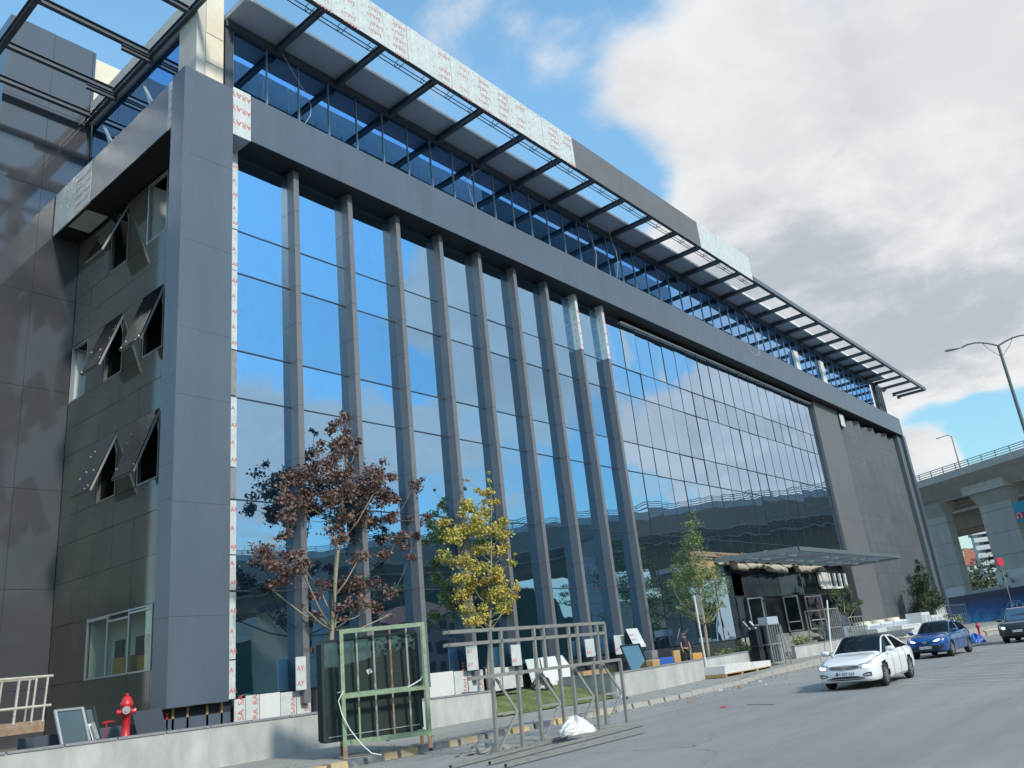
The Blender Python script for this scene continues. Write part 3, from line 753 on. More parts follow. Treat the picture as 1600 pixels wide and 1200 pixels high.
# ---- entrance
mb = MB(); mb.use('black').box(46.5, 66.2, 22.30, 22.345, 1.7, 6.5)
mb.use('glass_entry')
for x0, x1, z0, z1 in ((45.2,46.6,1.75,5.5),(46.7,47.85,1.75,5.4),(49.1,50.7,1.75,4.0),(46.7,53.3,4.1,5.5),(53.4,55.2,1.75,4.0),(53.4,60,4.1,5.5),(58.6,60.2,1.75,4.0),(60.3,62.8,1.75,4.1),(62.9,66.2,1.75,4.1)):
    mb.box(x0, x1, 22.22, 22.29, z0, z1)
mb.use('mullion')
for x in (46.65,47.87,49.05,50.75,53.35,55.25,56.9,58.5,60.25,62.85,66.2): mb.box(x-.03, x+.03, 22.18, 22.3, 1.72, 4.1)
mb.box(45.2, 66.2, 22.16, 22.3, 4.03, 4.10)
bp(mb, 'entrance_screen')
mb = MB(); mb.use('insul')
nx = 60
rgf = random.Random(19); FL = [5.68+rgf.gauss(0,.09)+.13*math.sin(i*.37)+(.22 if i < 9 or 36 < i < 44 else 0) for i in range(nx+1)]; FD = [21.72-abs(rgf.gauss(0,.16)) for i in range(nx+1)]
def flap(i): return FL[i]
for i in range(nx):
    x0 = 44.0+i*.28; x1 = x0+.28
    ya = FD[i]; yb = FD[i+1]
    mb.add([(x0,ya,flap(i)),(x1,yb,flap(i+1)),(x1,21.95,6.05),(x0,21.95,6.05),(x0,22.1,flap(i)+.05),(x1,22.1,flap(i+1)+.05)], [(0,1,2,3),(0,4,5,1)])
bp(mb, 'insulation_sheet', smooth=True)
mb = MB(); rg = random.Random(8)
mb.use('rust'); mb.box(41.2, 66.2, 21.80, 21.88, 6.10, 6.55); mb.use('wood').box(41.3, 43.9, 21.80, 21.86, 5.0, 6.08)
for k in range(46):
    x = rg.uniform(41.2, 64); mb.use(rg.choice(('steel_dark','insul','alu','rust'))); z = rg.uniform(6.1, 6.55)
    mb.bar((x, 21.74, z), (x+rg.uniform(.6, 2.2), 21.72, z+rg.uniform(-.08, .08)), .05, rg.uniform(.02, .09))
bp(mb, 'exposed_framing')
mb = MB(); mb.use('jamb_white')
for x in (62.2, 63.3, 64.4, 65.5): mb.box(x, x+.24, 22.0, 22.15, 4.6, 5.55)
mb.box(60.5, 65.8, 21.98, 22.15, 4.42, 4.58)
mb.use('concrete').box(60.3, 62.1, 22.05, 22.2, 4.6, 5.6)
bp(mb, 'upper_frames')
def door(x0, x1, ang, hinge_left, z0=1.76, z1=3.97, barz=2.35):
    w = x1-x0; a = R(ang); hx = x0 if hinge_left else x1
    d = V(math.cos(a)*(1 if hinge_left else -1), -math.sin(a), 0); n = V(d.y, -d.x, 0)
    if n.y > 0: n = -n
    def P(u, z, o=0): return V(hx, 22.14, 0)+d*u+V(0,0,z)+n*o
    mb = MB(); mb.use('frame_grey')
    for u in (.04, w-.04): mb.bar(P(u, z0), P(u, z1), .08, .06, up=n)
    for z in (z0+.05, z1-.05): mb.bar(P(.08, z), P(w-.08, z), .06, .08)
    mb.use('glass_entry').bar(P(.08, (z0+z1)/2), P(w-.08, (z0+z1)/2), .02, z1-z0-.18)
    o = bp(mb, 'door')
    h = MB(); h.tube([P(.15, barz, .02), P(.15, barz, .12), P(w-.15, barz, .12), P(w-.15, barz, .02)], .025, 6); h.build('push_bar', 'white_paint', o)
door(47.95, 49.0, 30, True); door(56.95, 58.45, 25, True); door(53.3, 53.34+.9, 80, True)
# canopy of steel ribs over the entrance
mb = MB(); ZC = 6.05
cl, cr = 45.4, 64.2
def xl(y): return 43.8+(21.9-y)/(21.9-17.4)*(cl-43.8)
mb.use('steel_blue')
for y in (17.4, 18.9, 20.4): mb.bar((xl(y), y, ZC), (cr, y, ZC), .10, .20)
mb.bar((43.8, 21.9, ZC), (cl, 17.4, ZC), .10, .28); mb.bar((cr, 17.4, ZC), (cr+.4, 21.6, ZC), .10, .28)
x = 47.4
while x < cr: mb.bar((x-1.0, 21.9, ZC+.02), (x, 17.45, ZC+.02), .10, .16); x += 1.75
mb.use('soffit_grey')
for k in (1, 2, 5, 8):
    x = 46.6+1.75*k; mb.add([(x, 17.5, ZC-.12),(x+1.5, 17.5, ZC-.12),(x+1.2, 18.8, ZC-.12),(x-.3, 18.8, ZC-.12)], [(0,1,2,3)])
    if k % 2: mb.add([(x-.3, 19, ZC-.12),(x+1.2, 19, ZC-.12),(x+.9, 20.3, ZC-.12),(x-.6, 20.3, ZC-.12)], [(0,1,2,3)])
mb.use('steel_blue').box(cl, cr, 17.34, 17.4, ZC-.08, ZC+.14)
bp(mb, 'entrance_canopy')
# steps up to the entrance
mb = MB()
for k in range(7): mb.box(46.4+.0*k, 63.0, 21.9-.36*(7-k)+.9, 22.2, .25+.21*k, .25+.21*(k+1)-.002)
bp(mb, 'entrance_steps', 'stone_step')
# plain cladding panel, ribbed wall and end pier
mb = MB(); mb.use('seam').box(66.35, 71.85, 21.68, 22.34, .2, 19.58); mb.use('ribwall_plain'); sheets(mb, 'y', 21.64, [66.32, 71.9], [.2, 5.0, 9.8, 14.6, 19.58], .05, .006, .004)
sheets(mb, 'x', 66.32, [21.64, 22.34], [.2, 5.0, 9.8, 14.6, 19.58], .03, .006)
bp(mb, 'cladding_panel')
mb = MB(); mb.use('ribbed'); nr = 8; wR = (88.2-71.9)/nr
for k in range(nr):
    x0 = 71.95+wR*k
    for z0, z1 in zip([.2,3.1,5.6,8.1,10.6,13.1,15.6,17.6],[3.1,5.6,8.1,10.6,13.1,15.6,17.6,19.4-.25*(k % 2)]):
        j = random.uniform(-.012, .012)
        mb.add([(x0,22.1,z0+.01),(x0+wR*.68,21.55+j,z0+.01),(x0+wR,22.1,z0+.01),(x0,22.1,z1),(x0+wR*.68,21.55+j,z1),(x0+wR,22.1,z1)],
            [(0,1,4,3),(1,2,5,4),(3,4,5),(2,1,0)])
mb.use('seam').box(71.95, 88.2, 22.11, 22.34, .2, 19.5); mb.use('film').box(72.0, 73.0, 21.5, 21.55, 18.2, 19.3)
bp(mb, 'ribbed_wall')
mb = MB(); mb.use('steel_blue').box(88.25, 89.4, 21.3, 22.3, .1, 19.56).use('panel').box(89.42, 90.2, 21.0, 44, .1, 19.56)
bp(mb, 'end_pier')

# ---- set-back top floor
mb = MB(); mb.use('concrete').box(12.2, 12.54, 22.46, 23.7, 21.2, 27.2); mb.use('cream').box(12.55, 13.25, 22.44, 23.7, 21.2, 27.4); mb.use('coping').box(12.56,13.24,22.43,22.44,23.3,23.33).box(12.56,13.24,22.43,22.44,24.6,24.62); bp(mb, 'corner_column')
mb = MB(); mb.box(13.3, 13.62, 22.4, 23, 21.3, 25.6); bp(mb, 'door_post', 'steel_dark')
NT = 51; tw = (88.2-13.62)/NT
for k in range(0, NT, 2):
    x0 = 13.62+tw*k; x1 = min(88.2, x0+2*tw)
    glassbay(x0+.01, (x0+x1)/2-.01, [21.3, 22.95, 25.3], 22.45, 'glass_top', .004); 
    if x1-x0 > tw*1.1: glassbay((x0+x1)/2+.01, x1-.01, [21.3, 22.95, 25.3], 22.45, 'glass_top', .004)
mb = MB()
for k in range(NT+1): mb.box(13.62+tw*k-.015, 13.62+tw*k+.015, 22.40, 22.5, 21.3, 25.3)
bp(mb, 'mullion', 'frame_grey')
for (x, z0, z1) in ((66.2,21.3,24.2),(72.4,21.3,24.6)):
    mb = MB(); mb.box(x, x+.9, 22.2, 22.39, z0, z1); bp(mb, 'film_panel', 'white_paint')
mb = MB(); mb.use('steel_dark').box(13.3, 92.6, 22.3, 22.52, 25.32, 25.62); bp(mb, 'head_beam')
mb = MB()
for x in (88.9, 89.6, 90.3, 91.0): mb.box(x, x+.18, 22.3, 22.6, 21.3, 25.32)
bp(mb, 'end_posts', 'steel_blue')
mb = MB(); mb.use('soffit_grey').box(13.3, 88.6, 21.07, 36, 25.66, 25.9); mb.use('white_edge').box(13.3, 88.6, 21.03, 21.065, 25.70, 25.84); bp(mb, 'roof_slab')
# side of the top floor
mb = MB(); mb.use('concrete').box(12.2, 12.5, 23.72, 31.25, 25.36, 26.45); bp(mb, 'parapet')
for k in range(3): 
    mb = MB(); y0 = 23.8+2.45*k; mb.use('glass_top').box(12.3, 12.36, y0, y0+2.43, 21.4, 23.2).box(12.3, 12.36, y0, y0+2.43, 23.23, 25.3); bp(mb, 'glass_panel')
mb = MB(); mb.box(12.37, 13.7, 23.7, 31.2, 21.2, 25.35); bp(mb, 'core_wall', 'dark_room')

# ---- pergola: rafters, edge beams, lattice and fascia
ZP = 25.35
def ibeam(mb, p, q, h=.26, w=.17, t=.025):
    p = Vector(p); q = Vector(q); up = V(0,0,1)
    mb.bar(p+up*(t/2), q+up*(t/2), w, t); mb.bar(p+up*(h-t/2), q+up*(h-t/2), w, t); mb.bar(p+up*(h/2), q+up*(h/2), t, h-2*t)
mb = MB(); mb.use('steel_dark'); ibeam(mb, (8.0,19.35,ZP), (97.0,19.35,ZP), .30, .14)
bp(mb, 'edge_beam')
mb = MB(); mb.use('steel_dark'); ibeam(mb, (8.0,19.45,ZP), (8.0,31.28,ZP), .34, .2); bp(mb, 'edge_beam')
mb = MB(); mb.use('steel_dark'); ibeam(mb, (12.1,19.45,ZP-.02), (12.1,31.28,ZP-.02), .3, .14); bp(mb, 'edge_beam')
RX = [15.5+2.93*k for k in range(27)]+[95.2, 96.9]
for x in RX:
    mb = MB(); mb.use('steel_dark'); ibeam(mb, (x,19.42,ZP+.0), (x,22.29,ZP+.0), .27, .18)
    mb.box(x-.1, x+.1, 21.95, 22.29, ZP-.12, ZP-.004)
    bp(mb, 'rafter')
for y in (22.75, 25.75, 28.7, 30.75):
    mb = MB(); mb.use('steel_dark'); ibeam(mb, (8.1,y,ZP), (12.0,y,ZP), .26, .18); 
    ibeam(mb, (12.2, y, ZP-.28), (11.0, y, ZP-.28), .2, .14) if y in (25.75, 28.7) else None
    bp(mb, 'rafter')
for y in (24.2, 27.3):
    mb = MB(); mb.bar((11.6, y, 21.45), (11.2, y, 22.6), .05, .05); mb.bar((11.9, y, 21.45), (11.2, y, 22.6), .05, .05); mb.bar((11.6,y-.3,21.5),(11.2,y,22.5),.04,.04)
    bp(mb, 'bracket', 'alu')
mb = MB(); mb.use('steel_dark')
for y, z in ((19.62, ZP-.03), (19.80, ZP-.03)): mb.tube([(13, y, z), (52.6, y, z)], .022, 6)
x = 13.4
while x < 52.6:
    mb.tube([(x, 19.45, ZP), (x, 19.62, ZP-.03), (x+.12, 19.62, ZP-.06), (x+.12, 19.8, ZP-.06), (x+.12, 19.8, ZP+.1)], .018, 5); mb.tube([(x+.3, 19.45, ZP), (x+.3, 19.8, ZP-.03)], .018, 5); x += 1.465
bp(mb, 'lattice_rail')
def fascia(x0, x1, n, mname, printed):
    w = (x1-x0)/n
    for k in range(n):
        mb = MB(); a = x0+w*k; mb.use(mname).box(a+.006, a+w-.006, 19.22+random.uniform(0,.012), 19.26, ZP+.02, 27.2)
        o = bp(mb, 'fascia_panel')
        if printed:
            t = MB()
            for r_ in range(5):
                text(t, 'SARAY', (a+w-.04-.12*(r_ % 2)+random.uniform(-.04,.03), 19.214, 26.95-.37*r_+random.uniform(-.02,.02)), (-1,0,random.uniform(-.015,.015)), (0,0,-1), .235) if random.random() > .2 and k not in (5, 11) else None
            t.build('film_print', 'ink_faint', o)
            t = MB()
            for r_ in range(5):
                for q in range(3): t.bar((a+.2+.4*q, 19.214, 27.1-.37*r_), (a+.2+.4*q, 19.214, 27.03-.37*r_), .016, .003)
            t.build('film_arrows', 'grey_ink', o)
fascia(13.2, 31.2, 14, 'film', True)
fascia(31.2, 44.7, 3, 'ribwall_plain', False)
fascia(44.7, 52.4, 6, 'film', False)
mb = MB(); mb.box(52.4, 97.05, 19.2, 19.27, ZP+.02, ZP+.36); bp(mb, 'fascia_strip', 'panel')
# loose cables hanging from the pergola
def cable(pts, r=.008, m_='rope_white'):
    mb = MB(); mb.tube(pts, r, 5); return bp(mb, 'cable', m_)
def hang(x, y, z0, z1, sway):
    return [V(x+sway*math.sin(t/8*3), y+.1*math.sin(t), z0+(z1-z0)*t/8) for t in range(9)]
cable(hang(15.6, 22.2, 25.4, 21.5, 1.3)); cable(hang(27.6, 22.2, 25.4, 21.6, -1.6)); cable(hang(35.9, 21.9, 25.4, 21.6, .3)); cable(hang(37.6, 21.5, 25.6, 21.6, .2))
cable([V(53,20.95,21.4),V(53.3,20.9,20.9),V(54.2,20.9,20.6),V(55,20.92,20.9),V(56.3,21.2,22.6),V(57,22.2,25.4)])

# loose grit and stones swept against the kerb
mb = MB(); rg = random.Random(41)
for k in range(1500):
    x = 10+rg.random()**1.2*58; 
    for (xa, ya), (xb, yb) in zip(KL, KL[1:]):
        if xa <= x < xb: yk = ya+(yb-ya)*(x-xa)/(xb-xa)
    y = yk-abs(rg.gauss(0, .7 if x > 24 else .35))-.03 if rg.random() < .75 else yk+.4+rg.random()*1.6
    z = 0 if y < yk else kz(x)-.006
    s_ = rg.choice((.007,.010,.014,.022)); a = rg.uniform(0,3.14)
    mb.obox((x, y, z+s_*.5), V(math.cos(a),math.sin(a),0)*s_, V(-math.sin(a),math.cos(a),0)*s_*.7, V(0,0,s_*.5))
tag(mb.build('grit', 'grit', origin=(30,15,0)), kind='stuff')

# ------------------------------------------------------------------ low walls
def low_wall(name, label, pts, th=.22):
    """pts: list of (x, y, zbase, ztop)"""
    t = thing('planter_wall', label, 'wall', (pts[0][0], pts[0][1], pts[0][2]), group='low white planter walls')
    w = MB(); c = MB()
    for a, b in zip(pts, pts[1:]):
        d = Vector((b[0]-a[0], b[1]-a[1], 0)).normalized(); n = Vector((-d.y, d.x, 0))
        def q(p, off, z): return (p[0]+n.x*off, p[1]+n.y*off, z)
        w.add([q(a,0,a[2]-.1),q(b,0,b[2]-.1),q(b,th,b[2]-.1),q(a,th,a[2]-.1),q(a,0,a[3]-.05),q(b,0,b[3]-.05),q(b,th,b[3]-.05),q(a,th,a[3]-.05)],
            [(0,3,2,1),(4,5,6,7),(0,1,5,4),(1,2,6,5),(2,3,7,6),(3,0,4,7)])
        ln = math.hypot(b[0]-a[0], b[1]-a[1]); k = max(1, int(ln/1.0))
        for i in range(k):
            u0 = i/k+.002; u1 = (i+1)/k-.002
            p = [a[j]+(b[j]-a[j])*u0 for j in range(4)]; r_ = [a[j]+(b[j]-a[j])*u1 for j in range(4)]
            c.add([q(p,-.03,p[3]-.048),q(r_,-.03,r_[3]-.048),q(r_,th+.03,r_[3]-.048),q(p,th+.03,p[3]-.048),q(p,-.03,p[3]),q(r_,-.03,r_[3]),q(r_,th+.03,r_[3]),q(p,th+.03,p[3])],
                [(0,3,2,1),(4,5,6,7),(0,1,5,4),(1,2,6,5),(2,3,7,6),(3,0,4,7)])
    w.build('wall', 'plaster', t); c.build('coping', 'coping', t); return t
low_wall('planter_wall', 'long white plastered planter wall with grey coping behind the green rack', [(-3,19.75,.1,1.26),(7,19.75,.1,1.17),(14.9,19.75,.1,1.09),(22.0,19.75,.1,.985),(22.35,21.4,.3,.985)])
low_wall('planter_wall', 'white planter wall in the middle that begins right of the lawn', [(27.5,21.2,.3,1.03),(27.05,18.25,.12,1.03),(33.0,18.75,.15,1.06),(46.3,19.75,.3,1.13),(46.5,21.2,.3,1.13)])
a = at(1232,1028,Z=.47); 
low_wall('planter_wall', 'short white wall in front of the entrance steps', [(46.7,19.3,.42,1.02),(49.0,18.75,.42,1.04),(57.0,18.9,.47,1.12)])

# ------------------------------------------------------------------ trees
def leaf_faces(mb, p, s, rg, shape=0):
    a = Vector((rg.gauss(0,1), rg.gauss(0,1), rg.gauss(0,.7))).normalized(); b = a.cross(Vector((rg.gauss(0,1), rg.gauss(0,1), rg.gauss(0,1)))).normalized()
    n = a.cross(b)
    if shape == 0:   # lobed leaf: five-point outline
        P = [p-a*s*.5, p-a*s*.1+b*s*.55, p+a*s*.15+b*s*.28, p+a*s*.75+n*s*.15, p+a*s*.15-b*s*.28, p-a*s*.1-b*s*.55]
        mb.add(P, [(0,1,2,3),(0,3,4,5)])
    else:
        P = [p-a*s*.6, p+b*s*.28, p+a*s*.6+n*s*.1, p-b*s*.28]; mb.add(P, [(0,1,2,3)])
def tree(name, label, cat, blobs, yplane, base_px, base_z, leaves, density, leafsize, bark, trunk_r, seed, depth=1.0, shape=0, fork=.25, group=None, spread=1.0, trunk_top=None):
    """blobs (x, y, r) are leaf clumps as seen; each gets its own place in depth round the trunk"""
    rg = random.Random(seed)
    bx = at(base_px[0], base_px[1], Y=yplane); base = Vector((bx.x, yplane, base_z))
    t = thing(name, label, cat, tuple(base), group=group)
    sc = (bx-EYE).dot(_fw)/FPX      # metres per photo pixel at the trunk
    cl = []
    ymin = min(b[1] for b in blobs); ymax = max(b[1] for b in blobs)
    for (x, y, r) in blobs:
        dy = rg.uniform(-1, 1)*depth*(.35+.65*min(1, (y-ymin)/(.5*(ymax-ymin)+1)))
        c = at(x, y, Y=yplane+dy); cl.append((c, r*sc))
    topc = min(cl, key=lambda q: -q[0].z)[0]
    T = MB(); n = 9; tp = []
    tt = trunk_top or .92
    for i in range(n+1):
        f = i/n; p = base.lerp(Vector((topc.x, yplane, topc.z)), f*tt); 
        p += Vector((math.sin(f*5+seed)*.05, math.cos(f*4+seed)*.05, 0))*(1 if 0 < i else 0); tp.append(p)
    rad = [trunk_r*(1-.86*(i/n))**1.0 for i in range(n+1)]
    T.tube(tp, rad, 9)
    H = topc.z-base.z
    axis = lambda z: base.lerp(Vector((topc.x, yplane, topc.z)), max(.02, min(tt, (z-base.z)/max(.1, H))))
    done = []
    for (c, r) in sorted(cl, key=lambda q: (q[0]-axis(q[0].z)).length):
        hd = (c-axis(c.z)).length
        zs_ = max(base.z+H*.26, c.z-fork*hd-.15); s_ = axis(zs_); cost = (c-s_).length*1.0; best = (s_, max(.012, trunk_r*(1-.86*(zs_-base.z)/H)*.5))
        for (c2, r2, rr) in done:
            dd = (c-c2).length
            if c2.z < c.z+.05 and dd < cost*.62 and dd > .05: cost = dd/.62; best = (c2, rr)
        s_, r0 = best; d = c-s_
        mid = s_+d*.45+Vector((rg.uniform(-.06,.06), rg.uniform(-.06,.06), -.06*d.length))
        T.tube([s_, mid, c, c+d.normalized()*r*.5], [r0, r0*.8, r0*.6, .004], 5)
        done.append((c, r, max(.007, r0*.6)))
        for k in range(6):
            e = c+Vector((rg.gauss(0,1), rg.gauss(0,1), rg.gauss(0,1))).normalized()*r*.9
            T.tube([mid.lerp(c, .8), e], [max(.005, r0*.3), .003], 4)
    T.build('trunk', bark, t, smooth=True)
    C = MB()
    for (c, r) in cl:
        cnt = int(density*3.4*(r/.3)**2.0)+8
        tone = rg.random()
        sub = [c+Vector((rg.gauss(0,.5), rg.gauss(0,.5), rg.gauss(0,.42)))*r*spread for _ in range(max(3, int(r*16)))]
        for k in range(cnt):
            s_ = rg.choice(sub); p = s_+Vector((rg.gauss(0,1), rg.gauss(0,1), rg.gauss(0,.8)))*r*.33
            C.use(leaves[0] if rg.random() < .35+.5*tone else leaves[min(1, len(leaves)-1)] if rg.random() < .8 else leaves[-1])
            leaf_faces(C, p, leafsize*rg.choice((.45,.7,.9,1.1,1.35)), rg, shape)
    C.build('crown', None, t); return t
PB = [(532,650,9),(545,655,7),(527,670,14),(516,668,8),(525,692,18),(543,690,14),(504,690,8),(560,690,9),(510,717,22),(540,708,15),(457,742,20),(490,740,22),(520,745,22),(575,740,22),(592,732,14),(610,745,11),(645,760,14),(655,752,7),(445,772,16),(475,770,22),(510,780,22),(540,775,20),(570,770,26),(600,780,22),(622,785,11),(450,807,18),(470,812,16),(525,812,20),(562,800,22),(587,812,20),(612,812,16),(647,812,13),(670,807,8),(645,837,12),(620,840,16),(590,840,18),(557,837,18),(525,845,16),(445,835,11),(412,872,20),(396,880,10),(432,877,16),(462,865,14),(470,887,16),(438,895,12),(562,870,14),(600,875,13),(642,870,11),(432,907,13),(420,918,8),(500,920,16),(532,920,18),(565,917,22),(595,922,18),(612,930,10),(560,945,18),(582,950,16),(592,962,9),(525,972,11),(495,960,9),(610,960,5),(472,947,4),(487,1016,5),(480,790,14),(540,740,16),(590,760,16),(500,800,12)]
tree('maple_tree', 'purple-brown leaved maple with a pale forked trunk behind the green rack', 'tree', PB, 20.9, (508, 1080), .86, ['leaf_purple','leaf_purple','leaf_purple'], 75, .085, 'bark_grey', .09, 3, depth=1.2, fork=1.5)
YB = [(763,739,4),(763,752,5),(729,750,3),(751,767,9),(766,767,8),(725,793,13),(751,793,15),(773,786,9),(747,815,18),(785,818,11),(694,818,9),(703,831,16),(725,828,17),(713,843,12),(766,831,17),(789,840,13),(792,856,11),(690,869,9),(703,872,11),(722,875,13),(735,862,13),(751,859,14),(732,891,15),(751,884,13),(716,910,13),(719,929,15),(738,916,16),(732,948,13),(738,967,11),(754,964,9),(773,891,9),(782,904,15),(798,910,12),(805,922,8),(779,926,16),(798,935,10),(779,948,11),(792,954,8),(763,973,6),(798,881,8),(806,866,3),(760,905,12),(757,930,10)]
tree('maple_tree', 'slender maple turning yellow with a thin straight trunk beside the lawn', 'tree', YB, 21.0, (764, 1085), .82, ['leaf_yellow','leaf_yellow_green','leaf_yellow'], 120, .075, 'bark_grey', .075, 6, depth=.8, fork=.9)
GB = [(1081,808,8),(1079,822,11),(1083,838,14),(1070,845,9),(1093,848,9),(1081,855,18),(1066,874,16),(1092,874,16),(1072,892,20),(1100,892,18),(1055,896,10),(1119,892,9),(1059,911,14),(1085,911,22),(1111,911,18),(1128,909,10),(1136,922,6),(1050,917,8),(1046,908,4),(1066,930,17),(1092,930,20),(1115,932,14),(1072,949,12),(1092,950,17),(1115,958,10),(1085,964,10),(1104,966,10),(1128,945,6)]
tree('linden_tree', 'full green narrow-topped tree rising between the sign pole and the entrance', 'tree', GB, 19.9, (1106, 1030), .72, ['leaf_green','leaf_green','leaf_dull'], 62, .085, 'bark_grey', .10, 9, depth=1.3, shape=1, fork=.9)
DB = [(1436,878,4),(1438,887,7),(1442,898,9),(1434,903,7),(1447,911,11),(1436,917,9),(1442,922,13),(1456,927,11),(1438,935,12),(1451,940,14),(1466,937,8),(1440,948,10),(1460,946,10),(1430,928,6),(1472,942,5),(1447,903,7)]
tree('conifer_tree', 'dark green pointed conifer by the ribbed wall at the far end', 'tree', DB, 20.2, (1449, 962), .6, ['leaf_dark','leaf_dark','leaf_dull'], 75, .13, 'bark_dark', .12, 12, depth=1.4, shape=1, fork=.3)
NBb = [(1300,925,9),(1292,923,6),(1308,928,7),(1323,922,8),(1330,926,6),(1316,925,5),(1340,940,8),(1331,944,8),(1318,946,9),(1325,951,9),(1336,949,7),(1310,942,7),(1305,950,6),(1316,958,7),(1344,938,4)]
tree('pine_tree', 'low spreading pine with flat foliage pads right of the entrance doors', 'tree', NBb, 20.6, (1318, 978), .9, ['leaf_dull','leaf_green','leaf_dull'], 60, .09, 'bark_grey', .07, 15, depth=.9, shape=1, fork=.8)
SB = [(1566,892,3),(1572,898,4),(1580,906,4),(1576,918,4),(1584,922,3),(1572,930,3),(1568,905,3),(1580,936,3),(1563,915,2)]
tree('sapling', 'sparse dry sapling beside the red disc pole in front of the blue hoarding', 'tree', SB, 17.6, (1571, 962), .5, ['leaf_dull','leaf_yellow_green','leaf_dull'], 26, .12, 'bark_dark', .05, 18, depth=.5, shape=1, fork=.9)
# shrubs
def shrub(label, c, rx, ry, h, n, seed, leaves=('leaf_green','leaf_dull','leaf_yellow_green'), ls=.08):
    rg = random.Random(seed); t = thing('shrub', label, 'shrub', c); S = MB(); F = MB()
    for k in range(int(n/14)):
        a = rg.uniform(0, 6.28); r = rg.random()**.5; p = Vector((c[0]+rx*r*math.cos(a), c[1]+ry*r*math.sin(a), c[2]+h*rg.uniform(.45, 1)*(1-.4*r)))
        S.tube([Vector((c[0]+rx*.5*r*math.cos(a), c[1]+ry*.5*r*math.sin(a), c[2])), p], [.012, .004], 4)
        for q in range(14):
            F.use(rg.choice(leaves)); leaf_faces(F, p+Vector((rg.gauss(0,.12), rg.gauss(0,.12), rg.gauss(0,.1))), ls*rg.uniform(.6,1.3), rg, 1)
    S.build('stem', 'bark_dark', t); F.build('foliage', None, t); return t
p = at(1150,1016,Y=20.3); shrub('low leafy shrub row behind the middle wall, left of the steel racks', (p.x, 20.3, .72), 2.0, .5, .75, 900, 1)
p = at(1173,1010,Y=20.5); shrub('taller green shrub at the right end of the middle wall', (p.x, 20.5, .72), .9, .5, .95, 600, 2)
p = at(1252,1002,Y=19.6); shrub('clipped green shrub on the step corner behind the short wall', (p.x, 19.6, .95), .95, .4, .6, 600, 3)
p = at(1288,985,Y=21.0); shrub('yellowish bush beside the right end of the entrance steps', (p.x, 20.9, 1.1), .7, .4, 1.4, 500, 4, ('leaf_yellow_green','leaf_dull','leaf_green'))
p = at(1498,977,Y=18.2); shrub('small bush in front of the far grey rack', (p.x, p.y, .6), 1.0, .6, 1.2, 300, 5, ls=.14)

# ------------------------------------------------------------------ green glass rack
def PX(x, y, Z): return at(x, y, Z=Z)
fl = at(540,1186,Z=.15); fr_ = at(673,1168,Z=.15); bl = at(466,1168,Z=.15)
ux = (fr_-fl).normalized(); W_ = (fr_-fl).length; uy = Vector((-ux.y, ux.x, 0)); 
Dp = min(1.6, abs((bl-fl).dot(uy)))
RH = at(538,984,Y=fl.y).z-fl.z; print('RH',RH)
g = thing('glass_rack', 'tall green steel rack with rusty bars holding dark glass panes on the pavement', 'rack', tuple(fl), math.atan2(ux.y, ux.x))
G = lambda a, b, c: fl+ux*a+uy*b+V(0,0,c)
H0 = .33
for nm, (a, b) in (('post', (0,0)), ('post', (W_,0))):
    mb = MB(); mb.use('green_paint').bar(G(a,b,.0), G(a,b,RH), .085, .085, up=ux).use('rust').bar(G(a,b-.002,0.0), G(a,b-.002,.26), .095, .095, up=ux); mb.build('post', None, g)
for (a, b) in ((0, .28), (W_, .28)):
    mb = MB(); mb.bar(G(a, .95 if False else b, H0), G(a, b, RH-.05), .06, .06, up=ux); mb.build('post', 'green_paint', g)
for z, th in ((RH-.04,.09), (1.32,.08), (H0,.10)):
    mb = MB(); mb.bar(G(-.04,0,z), G(W_+.04,0,z), .07, th); mb.build('rail', 'green_paint', g)
for z in (RH-.05, 1.36):
    mb = MB(); mb.bar(G(0,.28,z), G(W_,.28,z), .05, .06); mb.build('rail', 'green_paint', g)
for k in range(4):
    a = W_*(.19+.205*k)
    mb = MB(); mb.use('green_paint' if k == 0 else 'rust' if k == 2 else 'galv').bar(G(a,.28,H0), G(a,.28,RH-.06), .045, .04, up=ux)
    rg = random.Random(k)
    mb.use('rust')
    for q in range(5):
        z = rg.uniform(.5, 2.1); mb.bar(G(a,.258,z), G(a,.258,z+rg.uniform(.05,.25)), .047, .004, up=ux)
    mb.build('bar', None, g)
mb = MB()
for b in (.0, .4, .8, 1.2): mb.bar(G(0,b,H0+.01), G(W_,b,H0+.01), .06, .05)
for a in (0, W_*.5, W_): mb.bar(G(a,-.0,H0-.03), G(a,1.35,H0-.03), .07, .09)
mb.build('base_frame', 'green_paint', g)
for (a, b) in ((0,1.32), (W_,1.32)):
    mb = MB(); mb.bar(G(a,b,0), G(a,b,.36), .07, .07, up=ux); mb.build('foot', 'rust', g)
